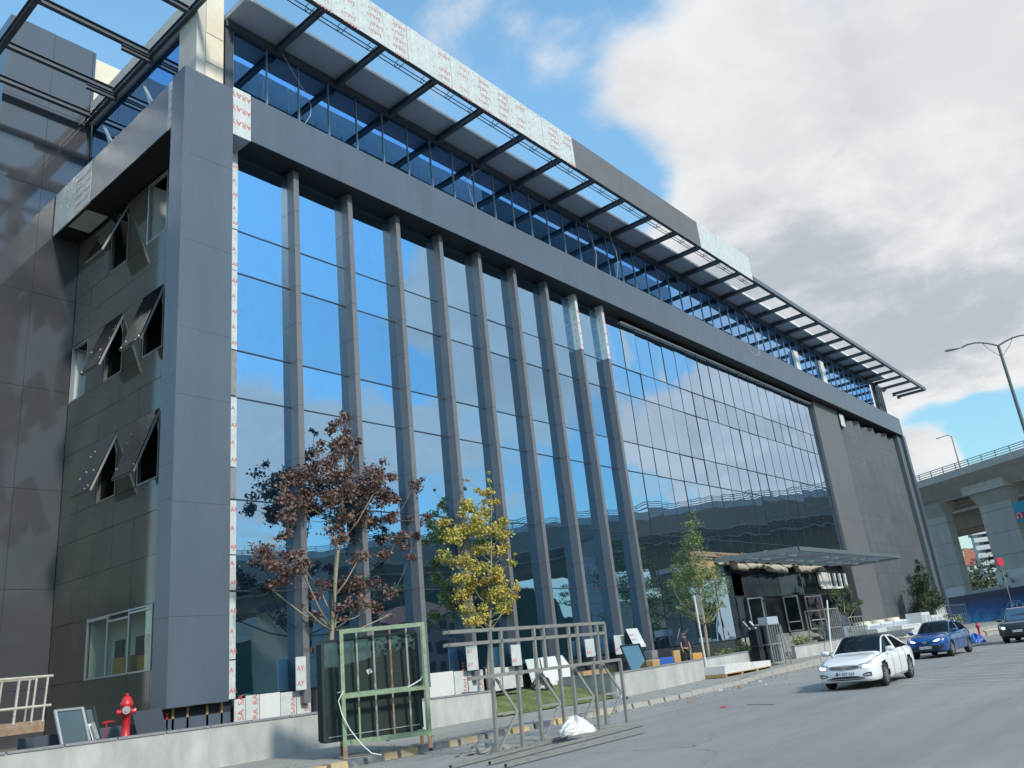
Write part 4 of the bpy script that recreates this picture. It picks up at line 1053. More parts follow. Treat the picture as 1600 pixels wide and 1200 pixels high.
# panes leaning in the rack
for k in range(4):
    b0 = .42+.11*k; off = -.42-.035*k
    t = thing('glass_sheet', ['front dark glass pane leaning in the green rack with a white sticker', 'second dark glass pane leaning in the green rack, right behind the front pane', 'third dark glass pane in the green rack, its edge showing at the left', 'rearmost dark glass pane in the green rack, furthest to the left'][k], 'glass pane', tuple(G(off, b0, H0+.04)), group='dark glass panes stacked in the green rack')
    x0, x1 = off, W_-.10-.03*k; lean = .26; z0, z1 = H0+.05, RH-.22
    def Q(a, z, o=0): return G(a, b0+.02+(z-z0)/(z1-z0)*lean*.4+o, z+.02*(a-x0))
    mb = MB(); mb.add([Q(x0,z0),Q(x1,z0),Q(x1,z1),Q(x0,z1),Q(x0,z0,.03),Q(x1,z0,.03),Q(x1,z1,.03),Q(x0,z1,.03)], [(0,1,2,3),(7,6,5,4),(0,4,5,1),(1,5,6,2),(2,6,7,3),(3,7,4,0)])
    mb.build('pane', 'glass_rack', t)
    mb = MB(); mb.use('stack_glass_edge')
    for p_, q_ in ((Q(x0,z0,.01),Q(x0,z1,.01)),(Q(x1,z0,.01),Q(x1,z1,.01)),(Q(x0,z1,.01),Q(x1,z1,.01)),(Q(x0,z0,.01),Q(x1,z0,.01))): mb.bar(p_, q_, .07, .05, up=uy)
    if k == 0: mb.use('alu').bar(Q(x0+.08,z0+.08,-.02), Q(x1-.05,z0+.08,-.02), .012, .02)
    mb.build('frame', None, t)
    if k == 0:
        mb = MB(); c = Q(x0+1.08, z0+1.42, -.012); mb.obox(c, (ux+V(0,0,.5)).normalized()*.055, (ux*-.5+V(0,0,1)).normalized()*.055, uy*.002); mb.build('sticker', 'white_paint', t)
t = MB(); pts = [G(-.12,.1,1.42), G(.0,-.06,1.44), G(-.12,-.08,1.25), G(-.05,-.1,.95), G(.12,-.14,.6), G(.35,-.3,.28), G(.55,-.45,.08), G(.75,-.55,.03)]
t.tube(pts, .012, 6); tag(t.build('rope', 'rope_white'), 'white rope tied to the green rack and trailing down over the kerb', 'rope')
t = MB(); t.tube([G(W_-.02,.2,1.72), G(W_-.04,.1,1.62), G(W_-.12,.12,1.5), G(W_-.28,.2,1.42), G(W_-.42,.24,1.36)], .02, 6)
tag(t.build('strap', 'rope_white'), 'white strap looped on the right post of the green rack', 'strap')

# ------------------------------------------------------------------ galvanised frame standing at the kerb
a0 = at(777,1180,Z=.0); a1 = at(951,1137,Z=.0); e = (a1-a0).normalized(); nn = Vector((-e.y, e.x, 0))
fm = thing('steel_truss', 'grey galvanised truss frame of square tubes standing on the road edge by the lawn', 'steel frame', tuple(a0), math.atan2(e.y, e.x))
L_ = (a1-a0).length
def Fp(u_, b, z): return a0+e*(L_*u_+.045*z)+nn*b+V(0,0,z)
def solve_h(u_, b, ypx):
    lo, hi = 0, 4
    for _ in range(30):
        mid = (lo+hi)/2; p = Fp(u_, b, mid)-EYE; y = 600-FPX*p.dot(_u)/p.dot(_fw)
        if y > ypx: lo = mid
        else: hi = mid
    return (lo+hi)/2
hU = solve_h(0, .0, 984); hU2 = solve_h(0,.0,1003); hL = solve_h(0, .45, 1058)
TB = .07
US = [0, .365, .69, .985]
for k, u_ in enumerate(US):
    mb = MB()
    mb.bar(Fp(u_, .0, 0), Fp(u_, .0, hU), TB, TB, up=e); mb.build('upright', 'galv', fm)
    mb = MB(); mb.bar(Fp(u_+.13, -.25, .04), Fp(u_+.13, -.25, hL), TB, TB, up=e); mb.build('upright', 'galv', fm)
    mb = MB(); mb.bar(Fp(u_+.085, .0, hL), Fp(u_+.085, .0, hU), TB, TB, up=e); mb.build('upright', 'galv', fm)
    mb = MB(); zm = hL*.50
    mb.bar(Fp(u_+.01, -.02, hL-.02), Fp(u_+.115, -.22, zm), .05, .05); mb.bar(Fp(u_+.115, -.22, zm), Fp(u_+.01, -.02, .08), .05, .05); mb.bar(Fp(u_+.01, -.02, zm), Fp(u_+.12, -.22, zm), .05, .05)
    mb.bar(Fp(u_, 0, .03), Fp(u_+.13, -.25, .03), .05, .05)
    mb.build('brace', 'galv', fm)
for (h, ua, ub, b) in ((hU, -.30, 1.07, .0), (hU, -.30, 1.07, .14), (hU2, -.30, 1.07, .0), (hU2, -.30, 1.07, .14), (hL, -.24, 1.12, -.25)):
    mb = MB(); mb.bar(Fp(ua, b, h), Fp(ub, b, h), TB, TB); mb.build('rail', 'galv', fm)
mb = MB(); mb.bar(Fp(-.05, 0, .04), Fp(1.0, 0, .04), .06, .06); mb.build('rail', 'galv', fm)
for (p, q, lab) in (((704,1198),(862,1158),'short loose square tube at the left end beside the truss feet'), ((765,1192),(1005,1131),'longest loose square tube lying on the road in front of the truss'), ((790,1196),(1006,1142),'thin loose tube lying nearest the camera, just below the longest one')):
    A_ = at(*p, Z=.05); B_ = at(*q, Z=.05); mb = MB(); mb.bar(A_, B_, .09, .08); mb.use('black'); d = (B_-A_).normalized()
    mb = MB(); mb.use('galv').bar(A_, B_, .07, .06); mb.use('black').bar(A_-d*.002, A_+d*.001, .055, .045).bar(B_-d*.001, B_+d*.002, .055, .045)
    for f in (.25,.5,.75): mb.use('black').bar(A_.lerp(B_, f)+V(0,0,.001), A_.lerp(B_, f)+d*.05+V(0,0,.001), .03, .061)
    tag(mb.build('steel_tube', None), lab, 'steel tube', 'loose steel tubes on the road')

# ------------------------------------------------------------------ sheets, boards and litter round the building foot
def lean_board(name, label, cat, px0, px1, ytop, ybot, Y, lean=.25, mname='white_paint', txt=None, frame=None, group=None, cut=None, th=.02, size=.2):
    a = at(px0, ybot, Y=Y); b = at(px1, ybot, Y=Y); zt = at((px0+px1)/2, ytop, Y=Y+lean).z; zb = min(a.z, b.z)
    P = [V(a.x,Y,zb), V(b.x,Y,zb), V(b.x,Y+lean,zt), V(a.x,Y+lean,zt)]
    if cut: P = [P[0], P[1], P[1].lerp(P[2], .55), P[2].lerp(P[3], .18), P[3].lerp(P[2], .1)] if cut == 1 else P
    mb = MB(); mb.use(mname).poly(P, th, (0,1,0))
    if txt is None and frame is None: return tag(mb.build(name, None), label, cat, group)
    t = thing(name, label, cat, tuple(P[0]), group=group); mb.build('board' if not frame else 'pane', None, t)
    if txt:
        m2 = MB(); up = (P[-1]-P[0]).normalized(); o = P[0]+V(.04,-.006,0)+up*.1
        for k in range(int((zt-zb)/(size*1.9))): text(m2, txt, o+up*(k*size*1.9), (1,0,0), up, size)
        m2.build('film_print', 'red_ink', t)
    if frame:
        m2 = MB(); 
        for p_, q_ in zip(P, P[1:]+P[:1]): m2.bar(p_+V(0,-.01,0), q_+V(0,-.01,0), .05, .06, up=(0,1,0))
        m2.build('frame', frame, t)
    return t
lean_board('foam_board', 'clipped-corner white board leaning on the film-covered panel behind the lawn', 'board', 853, 901, 1024, 1068, 21.3, .3, cut=1)
lean_board('foam_board', 'film-covered board with red print leaning behind the lawn, left of the white board', 'board', 832, 858, 1028, 1066, 21.45, .25, mname='film', txt='SAR', group='film-covered boards leaning at the facade')
lean_board('glass_sheet', 'framed clear green glass sheet leaning behind the middle wall', 'glass sheet', 985, 1015, 1006, 1044, 19.6, .35, mname='glass_low', frame='mullion')
lean_board('foam_board', 'white board with faint red print standing behind the framed glass sheet', 'board', 992, 1010, 981, 1010, 20.7, .35, mname='film', txt='SARAY', size=.12, group='film-covered boards leaning at the facade')
lean_board('window_frame', 'dark window frame with white edging leaning behind the long wall at the left', 'window frame', 97, 140, 1107, 1160, 20.4, .5, mname='glass_rack', frame='alu')
lean_board('window_frame', 'black window frame leaning just right of the white-edged one', 'window frame', 141, 156, 1104, 1155, 20.5, .45, mname='glass_rack', frame='stack_glass_edge')
lean_board('plank', 'pale plank leaning left of the red hydrant', 'plank', 145, 150, 1130, 1156, 20.35, .3, mname='cream', group='planks by the hydrant')
lean_board('plank', 'grey plank leaning nearest the red hydrant', 'plank', 150, 156, 1128, 1154, 20.2, .3, mname='galv', group='planks by the hydrant')
lean_board('metal_sheet', 'dark grey metal sheet leaning right of the red hydrant', 'metal sheet', 216, 262, 1108, 1146, 20.6, .35, mname='panel_dark')
p = at(120,1140,Y=21.2)
mb = MB(); mb.box(p.x-1.2, 13.0, 21.3, 21.36, .8, 1.35); tag(mb.build('metal_sheet', 'panel'), 'long grey metal sheet standing along the foot of the side wall', 'metal sheet')
p = at(168,1130,Y=20.3)
mb = MB(); mb.add([(p.x-.12,20.3,p.z),(p.x+.15,20.2,p.z+.03),(p.x+.1,20.4,p.z+.05),(p.x-.12,20.3,p.z+.03)], [(0,1,2,3)]); mb.bar((p.x-.02,20.35,.9),(p.x-.02,20.3,p.z),.02)
tag(mb.build('flag', 'red_paint'), 'small red flag on a short stick left of the hydrant', 'flag')
def blob(name, label, cat, c, rx, ry, rz, mname, seed, lump=.25, nu=44, nv=22, group=None):
    rg = random.Random(seed); mb = MB(); ph = [rg.uniform(0, 6.28) for _ in range(6)]
    for j in range(nv+1):
        th = math.pi*j/nv/2*1.15
        for i in range(nu):
            a = 2*math.pi*i/nu; k = 1+lump*(math.sin(3*a+ph[0]+th*2)*.5+math.sin(5*a+ph[1])*.3+math.sin(7*a+ph[2]+th*5)*.3+.35*math.sin(11*a+ph[4]+th*9)*math.sin(th*7+ph[5])+rg.uniform(-.16,.16))
            mb.v.append(Vector((c[0]+rx*k*math.sin(th)*math.cos(a), c[1]+ry*k*math.sin(th)*math.sin(a), max(c[2], c[2]+rz*math.cos(th)*(1+lump*.8*math.sin(4*a+ph[3])+lump*.5*math.sin(9*a+6*th+ph[0])+lump*rg.uniform(-.2,.2))))))
    for j in range(nv):
        for i in range(nu): mb.f.append([j*nu+i, (j+1)*nu+i, (j+1)*nu+(i+1) % nu, j*nu+(i+1) % nu]); mb.mi.append(0)
    return tag(mb.build(name, mname, smooth=True), label, cat, group)
p = at(907,1146,Z=.15); blob('plastic_sack', 'crumpled white plastic sack lying on the pavement behind the steel frame', 'sack', tuple(p+V(.05,.15,0)), .50, .30, .30, 'plastic_bag', 4)
p = at(826,1077,Z=.75); blob('plastic_bag', 'shiny black plastic bag heaped at the edge of the lawn', 'bag', (p.x, 20.95, .72), .55, .3, .42, 'black_bag', 5)
p = at(1290,1005,Z=.45); blob('branch_pile', 'heap of dry twigs against the short white wall', 'debris', tuple(p+V(0,.2,0)), .8, .5, .65, 'insul', 6, .4)
p = at(745,1176,Z=.0); blob('sand_pile', 'small heap of dark grit at the painted kerb', 'grit heap', (p.x+.2, p.y-.1, 0), .7, .4, .14, 'asphalt', 7, .3)
p = at(948,1063,Y=20.9); mb = MB(); mb.use('wood').box(p.x-1.6,p.x+.7,20.9,21.1,.75,1.15).use('cardboard').box(p.x-.2,p.x+.3,20.7,20.9,.78,.98).use('dust_white').box(p.x-.9,p.x-.6,20.7,20.9,.78,.92)
tag(mb.build('board_stack', None), 'stack of brown boards and offcuts behind the lawn', 'boards')
# small litter on the road and pavement
rg = random.Random(31)
mb = MB(); p = at(1130,1106,Z=.0); mb.add([p+V(-.12,0,.01), p+V(.1,-.08,.01), p+V(.15,.05,.05), p+V(0,.1,.02)], [(0,1,2,3)]); tag(mb.build('scrap', 'red_paint'), 'red scrap lying alone on the road', 'litter')
mb = MB(); p = at(977,1093,Z=.15); mb.obox(p+V(0,0,.05), V(.09,0,0), V(0,.06,0), V(0,0,.04)); tag(mb.build('scrap', 'black'), 'small black scrap on the pavement below the middle wall', 'litter')
for k, (x, y, z) in enumerate(((1165,1068,0),(1188,1066,0),(1126,1080,0),(1155,1076,0),(1197,1070,0),(1234,1070,0),(1105,1062,.15),(1180,1054,.2),(933,1105,.15),(1080,1098,0),(1510,1012,.2),(1400,1012,.3))):
    p = at(x, y, Z=z); s = rg.uniform(.03,.07); mb = MB(); mb.obox(p+V(0,0,s*.6), V(s,s*.4,0), V(-s*.3,s,0), V(0,0,s*.6))
    tag(mb.build('rubble', rg.choice(('dust_white','concrete','wood'))), 'small piece of rubble lying along the pavement edge', 'rubble', 'rubble along the kerb')
mb = MB(); a_ = at(1168,1101,Z=.006); b_ = at(1208,1101,Z=.006); 
for k in range(6): mb.bar(a_.lerp(b_, k/6)+V(0,.06*math.sin(k),0), a_.lerp(b_, (k+1)/6)+V(0,.06*math.sin(k+1),0), .03, .01)
tag(mb.build('rope', 'panel_dark'), 'thin dark strap lying flat on the road in front of the pallet', 'strap')

# ------------------------------------------------------------------ hydrants
def hydrant(label, loc, s=1.0):
    t = thing('fire_hydrant', label, 'hydrant', loc, group='red fire hydrants'); x, y, z = loc
    mb = MB(); mb.lathe(loc, [(.13*s,0),(.13*s,.05),(.085*s,.07),(.08*s,.62*s),(.11*s,.64*s),(.115*s,.80*s),(.135*s,.82*s),(.135*s,.86*s),(.11*s,.90*s),(.08*s,.98*s),(.05*s,1.0*s)], 18); mb.build('barrel', 'red_paint', t, smooth=True)
    mb = MB(); mb.lathe((x,y,z+1.0*s), [(.035*s,0),(.035*s,.05*s),(.03*s,.06*s)], 6); mb.build('operating_nut', 'red_paint', t)
    mb = MB(); d = V(-.45,-.89,0)
    c = V(x,y,z+.72*s); mb.tube([c, c+d*.15*s], [.085*s,.085*s], 16); mb.build('nozzle', 'red_paint', t)
    mb = MB(); mb.tube([c+d*.15*s, c+d*.17*s, c+d*.21*s], [.088*s,.088*s,.075*s], 16); mb.tube([c+d*.21*s, c+d*.24*s],[.03*s,.03*s],6); mb.build('nozzle_cap', 'alu', t)
    for q in (-1, 1):
        mb = MB(); d2 = V(.89,-.45,0)*q; mb.tube([c+V(0,0,-.03), c+V(0,0,-.03)+d2*.15*s], [.05*s,.05*s], 12); mb.tube([c+V(0,0,-.03)+d2*.15*s, c+V(0,0,-.03)+d2*.19*s], [.06*s,.055*s], 8); mb.build('side_outlet', 'red_paint', t)
    return t
p = at(196,1150,Y=20.4); hp = at(200,1083,Y=20.4); hydrant('tall red hydrant with a round grey cap behind the wall at the left', (p.x, 20.4, hp.z-1.17), 1.1)
p = at(1532,995,Z=.3)
hydrant('distant red hydrant standing on the verge before the blue hoarding', tuple(p), .8)
mb = MB(); mb.tube([p+V(.3,-.2,.3), p+V(1.8,-1.2,.32), p+V(3.6,-2.3,.36)], .07, 8); mb.tube([p+V(.5,-.3,.0), p+V(.5,-.3,.4)], .1, 8); mb.tube([p+V(2.6,-1.7,.0), p+V(2.6,-1.7,.4)], .08, 8)
tag(mb.build('water_pipe', 'old_rail'), 'rusty pipe running right from the distant hydrant', 'pipe')

# ------------------------------------------------------------------ lift basket at the left
lb = at(0,1152,Y=20.1); rt_ = at(69,1143,Y=20.1); rt2 = at(79,1056,Y=20.1)
x1_ = rt_.x; zf = rt_.z; zt = rt2.z
lt = thing('lift_basket', 'rusty work-platform basket with railings and yellow base at the left edge', 'lift platform', (x1_-1, 20.2, zf-.2))
mb = MB(); mb.box(x1_-2.6, x1_, 20.1, 21.1, zf, zf+.24); mb.build('deck', 'rust', lt, bevel=.01)
for yy in (20.1, 21.08):
    for z in (zt, zf+(zt-zf)*.42+.05):
        mb = MB(); mb.tube([(x1_-2.6,yy,z),(x1_+.1,yy,z)], .028, 8); mb.build('railing', 'old_rail', lt)
    for x in (x1_-.05,x1_-.28,x1_-.62,x1_-1.2,x1_-2.0):
        mb = MB(); mb.tube([(x,yy,zf+.2),(x+.05,yy,zt)], .022, 8); mb.build('baluster', 'old_rail', lt)
mb = MB(); mb.box(x1_-2.2, x1_-1.0, 20.06, 20.09, zf+.26, zf+.46); mb.box(x1_-2.2, x1_-1.05, 20.2, 20.9, zf-.75, zf-.05); mb.box(x1_-2.2,x1_-1.1,20.1,20.9,zf-.9,zf-.3); mb.build('lift_base', 'yellow_paint', lt, bevel=.02)

# ------------------------------------------------------------------ sign pole, pallet, steel racks
pb = at(1106,1056,Y=18.85); pt = at(1090,930,Y=18.85)
sp = thing('pole_sign', 'narrow blue-grey sign plate edge-on on a leaning white pole before the green tree', 'sign', (pb.x, 18.85, .2))
mb = MB(); mb.tube([(pb.x,18.85,.15),(pb.x-.02,18.85,pt.z)], .045, 10); mb.build('pole', 'white_paint', sp)
zt = pt.z; mb = MB(); mb.obox(V(pb.x+.17,18.80,zt-.46), V(.13,-.06,0), V(.006,.012,0), V(0,0,.45)); mb.build('plate', 'steel_blue', sp)
pa = at(1125,1051,Y=18.1); pc = at(1201,1039,Y=18.1)
pal = thing('pallet_load', 'pallet stacked with flat pale boards on the pavement by the middle wall', 'pallet', (pa.x, pa.y, .2))
X0, X1, Y0 = pa.x+.1, pc.x-.2, 17.9
mb = MB()
for x in (X0, (X0*2+X1)/3, (X0+X1*2)/3, X1-.15): mb.box(x, x+.15, Y0, Y0+1.1, .2, .30)
mb.box(X0, X1, Y0, Y0+1.1, .302, .34); mb.box(X0, X1, Y0, Y0+.1, .17, .2); mb.build('pallet', 'wood', pal)
for k in range(4):
    mb = MB(); mb.box(X0+.03*k, X0+(X1-X0)*.56, Y0+.02, Y0+1.05, .342+.085*k, .42+.085*k); mb.build('board', 'dust_white', pal)
for k in range(3):
    mb = MB(); mb.box(X0+(X1-X0)*.58, X1+.15, Y0+.05, Y0+1.0, .342+.085*k, .42+.085*k); mb.build('board', 'dust_white', pal)
def rack(label, x, y, z, w, d, h, n, mname='steel_rack', rz=0, group=None, name='storage_rack', infill=None):
    t = thing(name, label, 'rack', (x, y, z), rz, group); c_, s_ = math.cos(rz), math.sin(rz)
    def q(a, b, c): return V(x+a*c_-b*s_, y+a*s_+b*c_, z+c)
    for (a, b) in ((0,0),(w,0),(w,d),(0,d)):
        mb = MB(); mb.bar(q(a,b,0), q(a,b,h), .06, .06, up=(1,0,0)); mb.build('post', mname, t)
    for zz in (.1, h*.5, h-.03):
        mb = MB()
        for p_, r_ in (((0,0),(w,0)),((w,0),(w,d)),((w,d),(0,d)),((0,d),(0,0))): mb.bar(q(*p_,zz), q(*r_,zz), .05, .05)
        mb.build('rail', mname, t)
    for k in range(n):
        a = w*(k+1)/(n+1); mb = MB(); mb.bar(q(a,0,.1), q(a,0,h), .045, .045, up=(1,0,0)); mb.build('bar', mname, t)
    if infill:
        mb = MB()
        for k in range(6): mb.obox(q(w*.5, d*(.25+.1*k), h*.48), V(c_,s_,0)*(w*.46), V(-s_,c_,0)*.012, V(0,0,h*.44))
        mb.build('stacked_sheets', infill, t)
    return t
def rack_px(label, x0, x1, ytop, ybot, Z, d, n, **k):
    if Z > 5: a = at(x0, ybot, Y=Z); Z = a.z
    else: a = at(x0, ybot, Z=Z)
    b = at(x1, ybot, Y=a.y); h = at(x0, ytop, Y=a.y).z-Z
    return rack(label, a.x, a.y, Z, b.x-a.x, d, h, n, **k)
rack_px('dark rack filled with black sheets left of the pale barred rack', 1196, 1212, 976, 1041, .30, .8, 1, mname='panel_dark', infill='panel_dark')
rack_px('pale barred rack with upright slats standing on the pavement', 1210, 1229, 974, 1039, .30, .7, 4, mname='alu', infill='mullion')
mb = MB(); p = at(1205,972,Y=18.3); q = at(1220,962,Y=18.3); mb.box(p.x, q.x, 18.5, 19.0, p.z-.1, q.z); tag(mb.build('crate', 'soffit_grey'), 'grey crate set on top of the dark rack', 'crate')
a_ = at(1237,1038,Z=.4); b_ = at(1228,975,Y=a_.y-.1); mb = MB(); mb.bar(a_, b_+V(0,.3,0), .05, .05); tag(mb.build('prop_bar', 'steel_rack'), 'slanting steel bar propped against the pale barred rack', 'bar')
for k, (x0, y0, x1, y1) in enumerate(((1161,971,1196,1010),(1171,971,1196,998),(1180,995,1196,1012))):
    A_ = at(x0,y0,Y=20.0); B_ = at(x1,y1,Y=19.2); mb = MB(); mb.bar(A_, B_, .09, .06); tag(mb.build('aluminium_beam', 'white_paint'), ['longest white beam leaning from the shrub to the dark rack','middle white beam leaning beside the longest one','short white beam, lowest of the three by the dark rack'][k], 'beam', 'white beams leaning by the dark rack')
a_ = at(1120,1012,Z=.9); t = thing('pane_stack', 'low stack of black-edged panes and a white sheet behind the middle wall', 'panes', (a_.x, 20.1, .8))
for k in range(4):
    mb = MB(); x = a_.x+.25+.5*k; mb.add([(x,20.3,.95),(x+.4,20.3,.95),(x+.2,20.9,1.38),(x-.2,20.9,1.38)], [(0,1,2,3)]); mb.build('pane', 'black', t)
mb = MB(); mb.add([(a_.x+1.9,20.3,.95),(a_.x+4.2,20.4,.9),(a_.x+4.0,20.9,1.4),(a_.x+1.7,20.9,1.42)], [(0,1,2,3)]); mb.build('sheet', 'white_paint', t)
# odds and ends near the worker
def boxpx(name, label, cat, x0, x1, ytop, Y, z0, d, mname, group=None, bev=.01):
    a = at(x0, ytop, Y=Y); b = at(x1, ytop, Y=Y); mb = MB(); mb.box(a.x, b.x, Y, Y+d, z0, (a.z+b.z)/2)
    return tag(mb.build(name, mname, bevel=bev), label, cat, group)
boxpx('plastic_crate', 'blue plastic crate behind the wall left of the worker', 'crate', 1030, 1052, 1027, 19.3, .66, .5, 'blue_plastic')
boxpx('sack', 'brown paper sack beside the blue crate', 'sack', 1020, 1031, 1030, 19.3, .66, .4, 'cardboard', bev=.05)
boxpx('carton', 'upright cardboard sheet just left of the worker', 'carton', 1052, 1062, 1016, 19.5, .66, .1, 'cardboard')
boxpx('carton', 'orange-brown open cardboard box right of the worker', 'carton', 1082, 1097, 1020, 19.6, .68, .5, 'orange_card')
boxpx('bag', 'pale blue bag at the worker\'s side', 'bag', 1075, 1080, 1012, 19.7, .68, .2, 'bin_grey', bev=.04)
boxpx('duct_box', 'grey metal duct box at the foot of the fifth fin behind the white board', 'duct', 1018, 1027, 1016, 21.2, .9, .4, 'alu')
boxpx('timber_stack', 'dark heap of timber against the glass behind the worker', 'timber', 1082, 1104, 1008, 20.8, .7, .6, 'panel_dark')
# racks and cabinets further right
rack_px('tall grey lattice rack behind the white car', 1300, 1322, 950, 1012, 19.3, 1.2, 6, mname='steel_rack')
rack_px('grey rack with upright tubes right of the dark-roofed cabinet', 1334, 1356, 963, 1003, 19.3, .9, 4, mname='steel_rack')
a_ = at(1322,1000,Y=19.5); b_ = at(1334,1000,Y=a_.y); zt = at(1322,976,Y=a_.y).z
cb = thing('cabinet', 'small pale cabinet with a dark pitched roof between two racks', 'cabinet', (a_.x, a_.y, .4))
mb = MB(); mb.box(a_.x, b_.x, a_.y, a_.y+1.2, .4, zt); mb.build('body', 'bin_grey', cb)
mb = MB(); xm = (a_.x+b_.x)/2; mb.add([(a_.x-.2,a_.y-.1,zt),(b_.x+.2,a_.y-.1,zt),(xm+.3,a_.y+.5,zt+.95),(xm-.1,a_.y+.5,zt+.95),(a_.x-.2,a_.y+1.3,zt),(b_.x+.2,a_.y+1.3,zt)], [(0,1,2,3),(4,3,2,5),(0,3,4),(1,5,2),(0,4,5,1)]); mb.build('roof', 'shed_roof', cb)
mb = MB(); A_ = at(1299,1020,Z=.4); B_ = at(1292,938,Y=A_.y); mb.tube([A_, B_], .05, 8); tag(mb.build('pole', 'white_paint'), 'bare white pole beside the tall lattice rack', 'pole')
# air-conditioning units and white crates
for k, (x0, x1, yt, yb, lab) in enumerate(((1361,1382,974,1000,'leftmost white air-conditioning unit beside the ribbed wall'),(1383,1403,971,999,'second white air-conditioning unit from the left'),(1404,1429,967,996,'largest white air-conditioning unit, right of centre in the row'),)):
    a = at(x0, yb, Y=19.8); b = at(x1, yb, Y=a.y); z1 = at((x0+x1)/2, yt, Y=a.y).z; t = thing('air_conditioner', lab, 'air conditioner', (a.x, a.y, .3), group='white air-conditioning units')
    mb = MB(); mb.box(a.x, b.x-.15, a.y, a.y+1.6, .3, z1); mb.build('casing', 'ac_white', t, bevel=.03)
    mb = MB(); mb.box(a.x+.1, b.x-.3, a.y-.01, a.y+.002, z1-.75, z1-.12); mb.build('louvre', 'soffit_grey', t)
    mb = MB(); mb.lathe(((a.x+b.x)/2-.1, a.y+.8, z1), [(.62,0),(.62,.18),(.5,.2),(.5,.22)], 20); mb.build('fan', 'cream', t)
rg = random.Random(3)
for k, (x0, x1, yt, yb, lab) in enumerate(((1400,1432,969,996,'long white crate with printed film in front of the air-conditioning units'),(1433,1447,957,985,'tall white crate with dark openings right of the air-conditioning units'),(1447,1466,961,980,'lower white crate at the right end of the row'),(1360,1376,982,998,'white wrapped crate at the left end under the units'))):
    a = at(x0, yb, Y=19.3); b = at(x1, yb, Y=a.y); z1 = at((x0+x1)/2, yt, Y=a.y).z; t = thing('crate', lab, 'crate', (a.x, a.y, .3), group='white crates by the ribbed wall')
    mb = MB(); mb.box(a.x, b.x-.1, a.y-.6, a.y+.6, .3, z1-.3*(k == 0)); mb.build('box', 'white_paint', t, bevel=.02)
    mb = MB()
    for q in range(2 if k in (1,2) else 0): w = (b.x-a.x)/2; mb.box(a.x+.1+q*w, a.x+w*.7+q*w, a.y-.61, a.y-.598, z1-1.0, z1-.2)
    if k == 0:
        for r_ in range(3):
            for q in range(5): mb.box(a.x+.5+q*.8, a.x+.95+q*.8, a.y-.61, a.y-.599, .8+r_*.45, .86+r_*.45)
    if mb.f: mb.build('opening' if k else 'print', 'soffit_grey', t)
for k in range(4):
    A_ = at(1362+2*k, 1001-3.4*k, Y=18.3); B_ = A_+V(6.2,-.4-.1*k,.02); mb = MB(); mb.bar(A_, B_, .12, .1); mb.bar(A_+V(0,.5,0), B_+V(0,.5,0), .08, .08)
    for q in range(5): mb.bar(A_.lerp(B_, q/4), A_.lerp(B_, q/4)+V(0,.5,0), .06, .06)
    tag(mb.build('steel_section', 'steel_blue'), ['lowest','second lowest','third','topmost'][k]+' grey ladder-like steel section in the pile behind the blue car', 'steel section', 'pile of steel sections')
rack_px('white-panelled rack at the far end of the building', 1472, 1487, 946, 974, 19.6, 1.0, 3, mname='white_paint', infill='film')
rack_px('tall open grey rack in front of the blue hoarding', 1488, 1516, 945, 978, 18.6, 2.0, 7, mname='steel_blue')
p = at(1526,1003,Z=.2); blob('rubbish_bag', 'blue rubbish bag lying beyond the blue car', 'bag', (p.x, p.y, .15), .65, .45, .4, 'blue_plastic', 21)
p = at(1522,999,Z=.2); blob('rubbish_bag', 'white rubbish bag lying beside the blue one beyond the blue car', 'bag', (p.x-.2, p.y+1.0, .15), .7, .5, .4, 'plastic_bag', 22)

